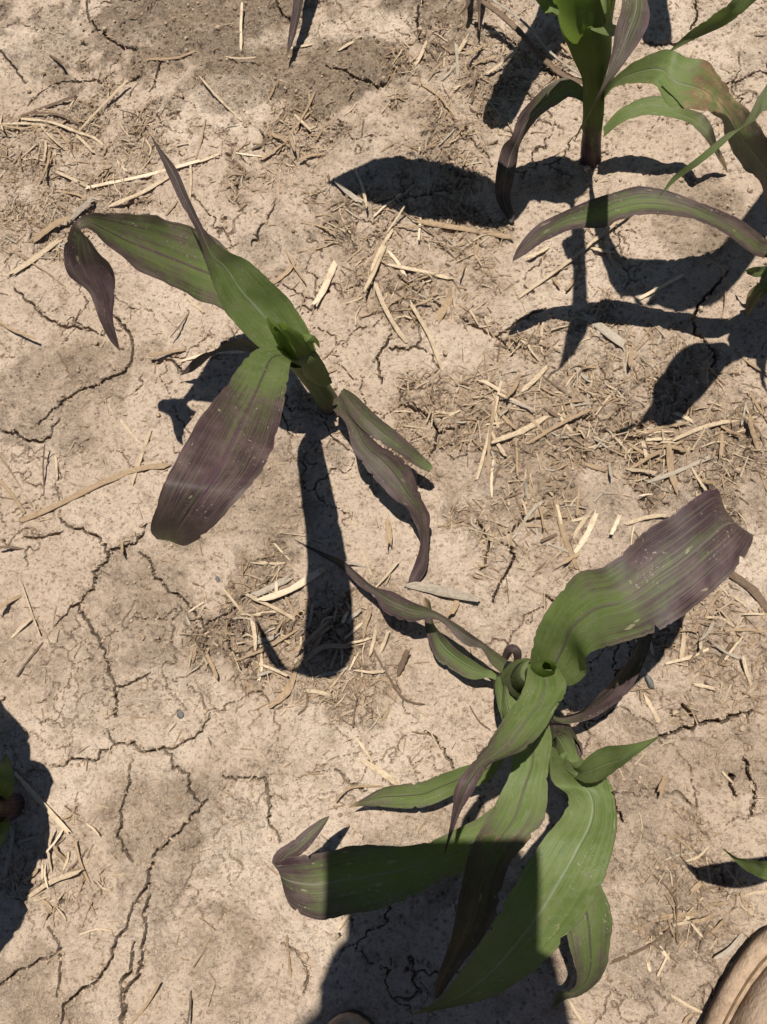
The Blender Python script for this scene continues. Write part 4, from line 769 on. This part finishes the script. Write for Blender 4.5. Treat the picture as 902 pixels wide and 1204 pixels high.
bodye = chain('pelvis', 'waist', 'chest', 'upper', 'neck', 'nape', 'skull', 'face')+chain('upper', 'shoR', 'elbR', 'wriR', 'palR')+chain('upper', 'shoL', 'elbL', 'wriL', 'palL')+chain('pelvis', 'hipR', 'kneR', 'ankR')+chain('pelvis', 'hipL', 'kneL', 'ankL')
for sd, x0, sg in (('R', .060, -1), ('L', -.124, 1)):
    for f in range(4):
        y = -.135+.022*f; ln = (.85, 1, .97, .78)[3-f]
        bodyv['f%d%sa' % (f, sd)] = (CL(x0+sg*.002, y+.006, .002), .0095); bodyv['f%d%sb' % (f, sd)] = (CL(x0+sg*.020*ln, y+.012, -.012), .009); bodyv['f%d%sc' % (f, sd)] = (CL(x0+sg*.046*ln, y+.016, -.010), .008)
        bodye += chain('pal'+sd, 'f%d%sa' % (f, sd), 'f%d%sb' % (f, sd), 'f%d%sc' % (f, sd))
    bodyv['t%sa' % sd] = (CL(x0+sg*.010, -.085, .026), .0115); bodyv['t%sb' % sd] = (CL(x0+sg*.030, -.058, .022), .0100)
    bodye += chain('pal'+sd, 't%sa' % sd, 't%sb' % sd)
skin_obj('body', bodyv, bodye, M_SKIN, per, 'pelvis')
g = lambda k, d: (bodyv[k][0], tuple(np.add(bodyv[k][1], d)) if isinstance(bodyv[k][1], tuple) else bodyv[k][1]+d)
mixv = lambda a, b, t: Vector(bodyv[a][0]).lerp(Vector(bodyv[b][0]), t)
sv = {k: g(k, .062 if k in ('pelvis', 'waist') else .034 if k in ('chest', 'upper') else .022) for k in ('pelvis', 'waist', 'chest', 'upper', 'shoR', 'shoL', 'elbR', 'elbL')}
sv['colR'] = (mixv('elbR', 'wriR', .85), .036); sv['colL'] = (mixv('elbL', 'wriL', .85), .036); sv['collar'] = (mixv('upper', 'neck', .75), .078)
skin_obj('shirt', sv, chain('pelvis', 'waist', 'chest', 'upper', 'collar')+chain('upper', 'shoR', 'elbR', 'colR')+chain('upper', 'shoL', 'elbL', 'colL'), M_SHIRT, per, 'pelvis')
tv = {'pelvis': g('pelvis', .054), 'hipR': g('hipR', .02), 'hipL': g('hipL', .02), 'kneR': g('kneR', .026), 'kneL': g('kneL', .026), 'belt': ((-.02, hip_y+.035, 1.02), (.150, .12)),
      'hemR': (tuple(Vector(ankR)+Vector((0, 0, .03))), .062), 'hemL': (tuple(Vector(ankL)+Vector((0, 0, .03))), .062)}
skin_obj('trousers', tv, chain('belt', 'pelvis', 'hipR', 'kneR', 'hemR')+chain('pelvis', 'hipL', 'kneL', 'hemL'), M_JEANS, per, 'pelvis')
def ellipsoid(name, c, r, mat, rot=None, cut=None, parent=per, nu=20, nv=14):
    V = []
    for i in range(nv+1):
        a = math.pi*i/nv
        if cut is not None: a *= cut
        for j in range(nu):
            b_ = 2*math.pi*j/nu; v = Vector((r[0]*math.sin(a)*math.cos(b_), r[1]*math.sin(a)*math.sin(b_), r[2]*math.cos(a)))
            V.append(Vector(c)+((rot @ v) if rot else v)-per.location)
    o = bpy.data.objects.new(name, mesh(name, V, grid_faces(nv+1, nu, wrap=True), mat)); COL.objects.link(o); o.parent = parent; return o
tilt = Matrix.Rotation(math.radians(-48), 3, 'X')
hc = head+Vector((0, .012, .0))
capo = ellipsoid('cap', hc+tilt @ Vector((0, 0, .018)), (.099, .112, .105), M_CAP, tilt, .52)
V = []
for i in range(13):
    a = math.pi*(i/12)
    for rr, dz in ((.098, .012), (.125, .0), (.138, -.006), (.125, -.004)):
        V.append(hc+tilt @ Vector((rr*math.cos(a)*.95 if rr < .1 else .094*math.cos(a), .105*math.sin(a)+(rr-.098)*math.sin(a)*.95, dz+.012))-per.location)
o = bpy.data.objects.new('brim', mesh('brim', V, grid_faces(13, 4), M_CAP)); COL.objects.link(o); o.parent = capo
ellipsoid('hair', hc+tilt @ Vector((0, -.022, -.012)), (.090, .088, .085), M_HAIR, tilt)
for sx in (-1, 1):
    ellipsoid('ear', hc+tilt @ Vector((sx*.086, .0, -.02)), (.012, .020, .032), M_SKIN, tilt, nu=10, nv=8)
    ellipsoid('eye', hc+tilt @ Vector((sx*.031, .082, -.028)), (.013, .010, .009), M_EYE, tilt, nu=10, nv=8)
ellipsoid('nose', hc+tilt @ Vector((0, .100, -.055)), (.014, .020, .024), M_SKIN, tilt, nu=10, nv=8)
ellipsoid('mouth', hc+tilt @ Vector((0, .084, -.092)), (.026, .008, .007), mat_simple('lips', (.36, .15, .12), (.32, .13, .10), 40, .5, 0), tilt, nu=10, nv=8)

def rbox(name, x0, x1, y0, y1, z0, z1, r, mat, parent):
    pts = []
    for cx, cy, a0 in ((x1-r, y1-r, 0), (x0+r, y1-r, 90), (x0+r, y0+r, 180), (x1-r, y0+r, 270)):
        for k in range(6): a = math.radians(a0+18*k); pts.append((cx+r*math.cos(a), cy+r*math.sin(a)))
    n = len(pts); V = [CL(x, y, z)-parent.location for z in (z0, z1) for x, y in pts]
    F = grid_faces(2, n, wrap=True)+[tuple(range(n))[::-1], tuple(range(n, 2*n))]
    o = bpy.data.objects.new(name, mesh(name, V, F, mat, False)); COL.objects.link(o); o.parent = parent; return o
tab = empty('tablet', CL(-.03, -.085, .008)); tag(tab, 'slim tablet held flat in both hands by the photographer', 'tablet')
rbox('case', -.116, .042, -.185, .036, .003, .0105, .012, M_TAB, tab); rbox('screen', -.111, .037, -.180, .031, .0106, .0112, .008, M_GLASS, tab)
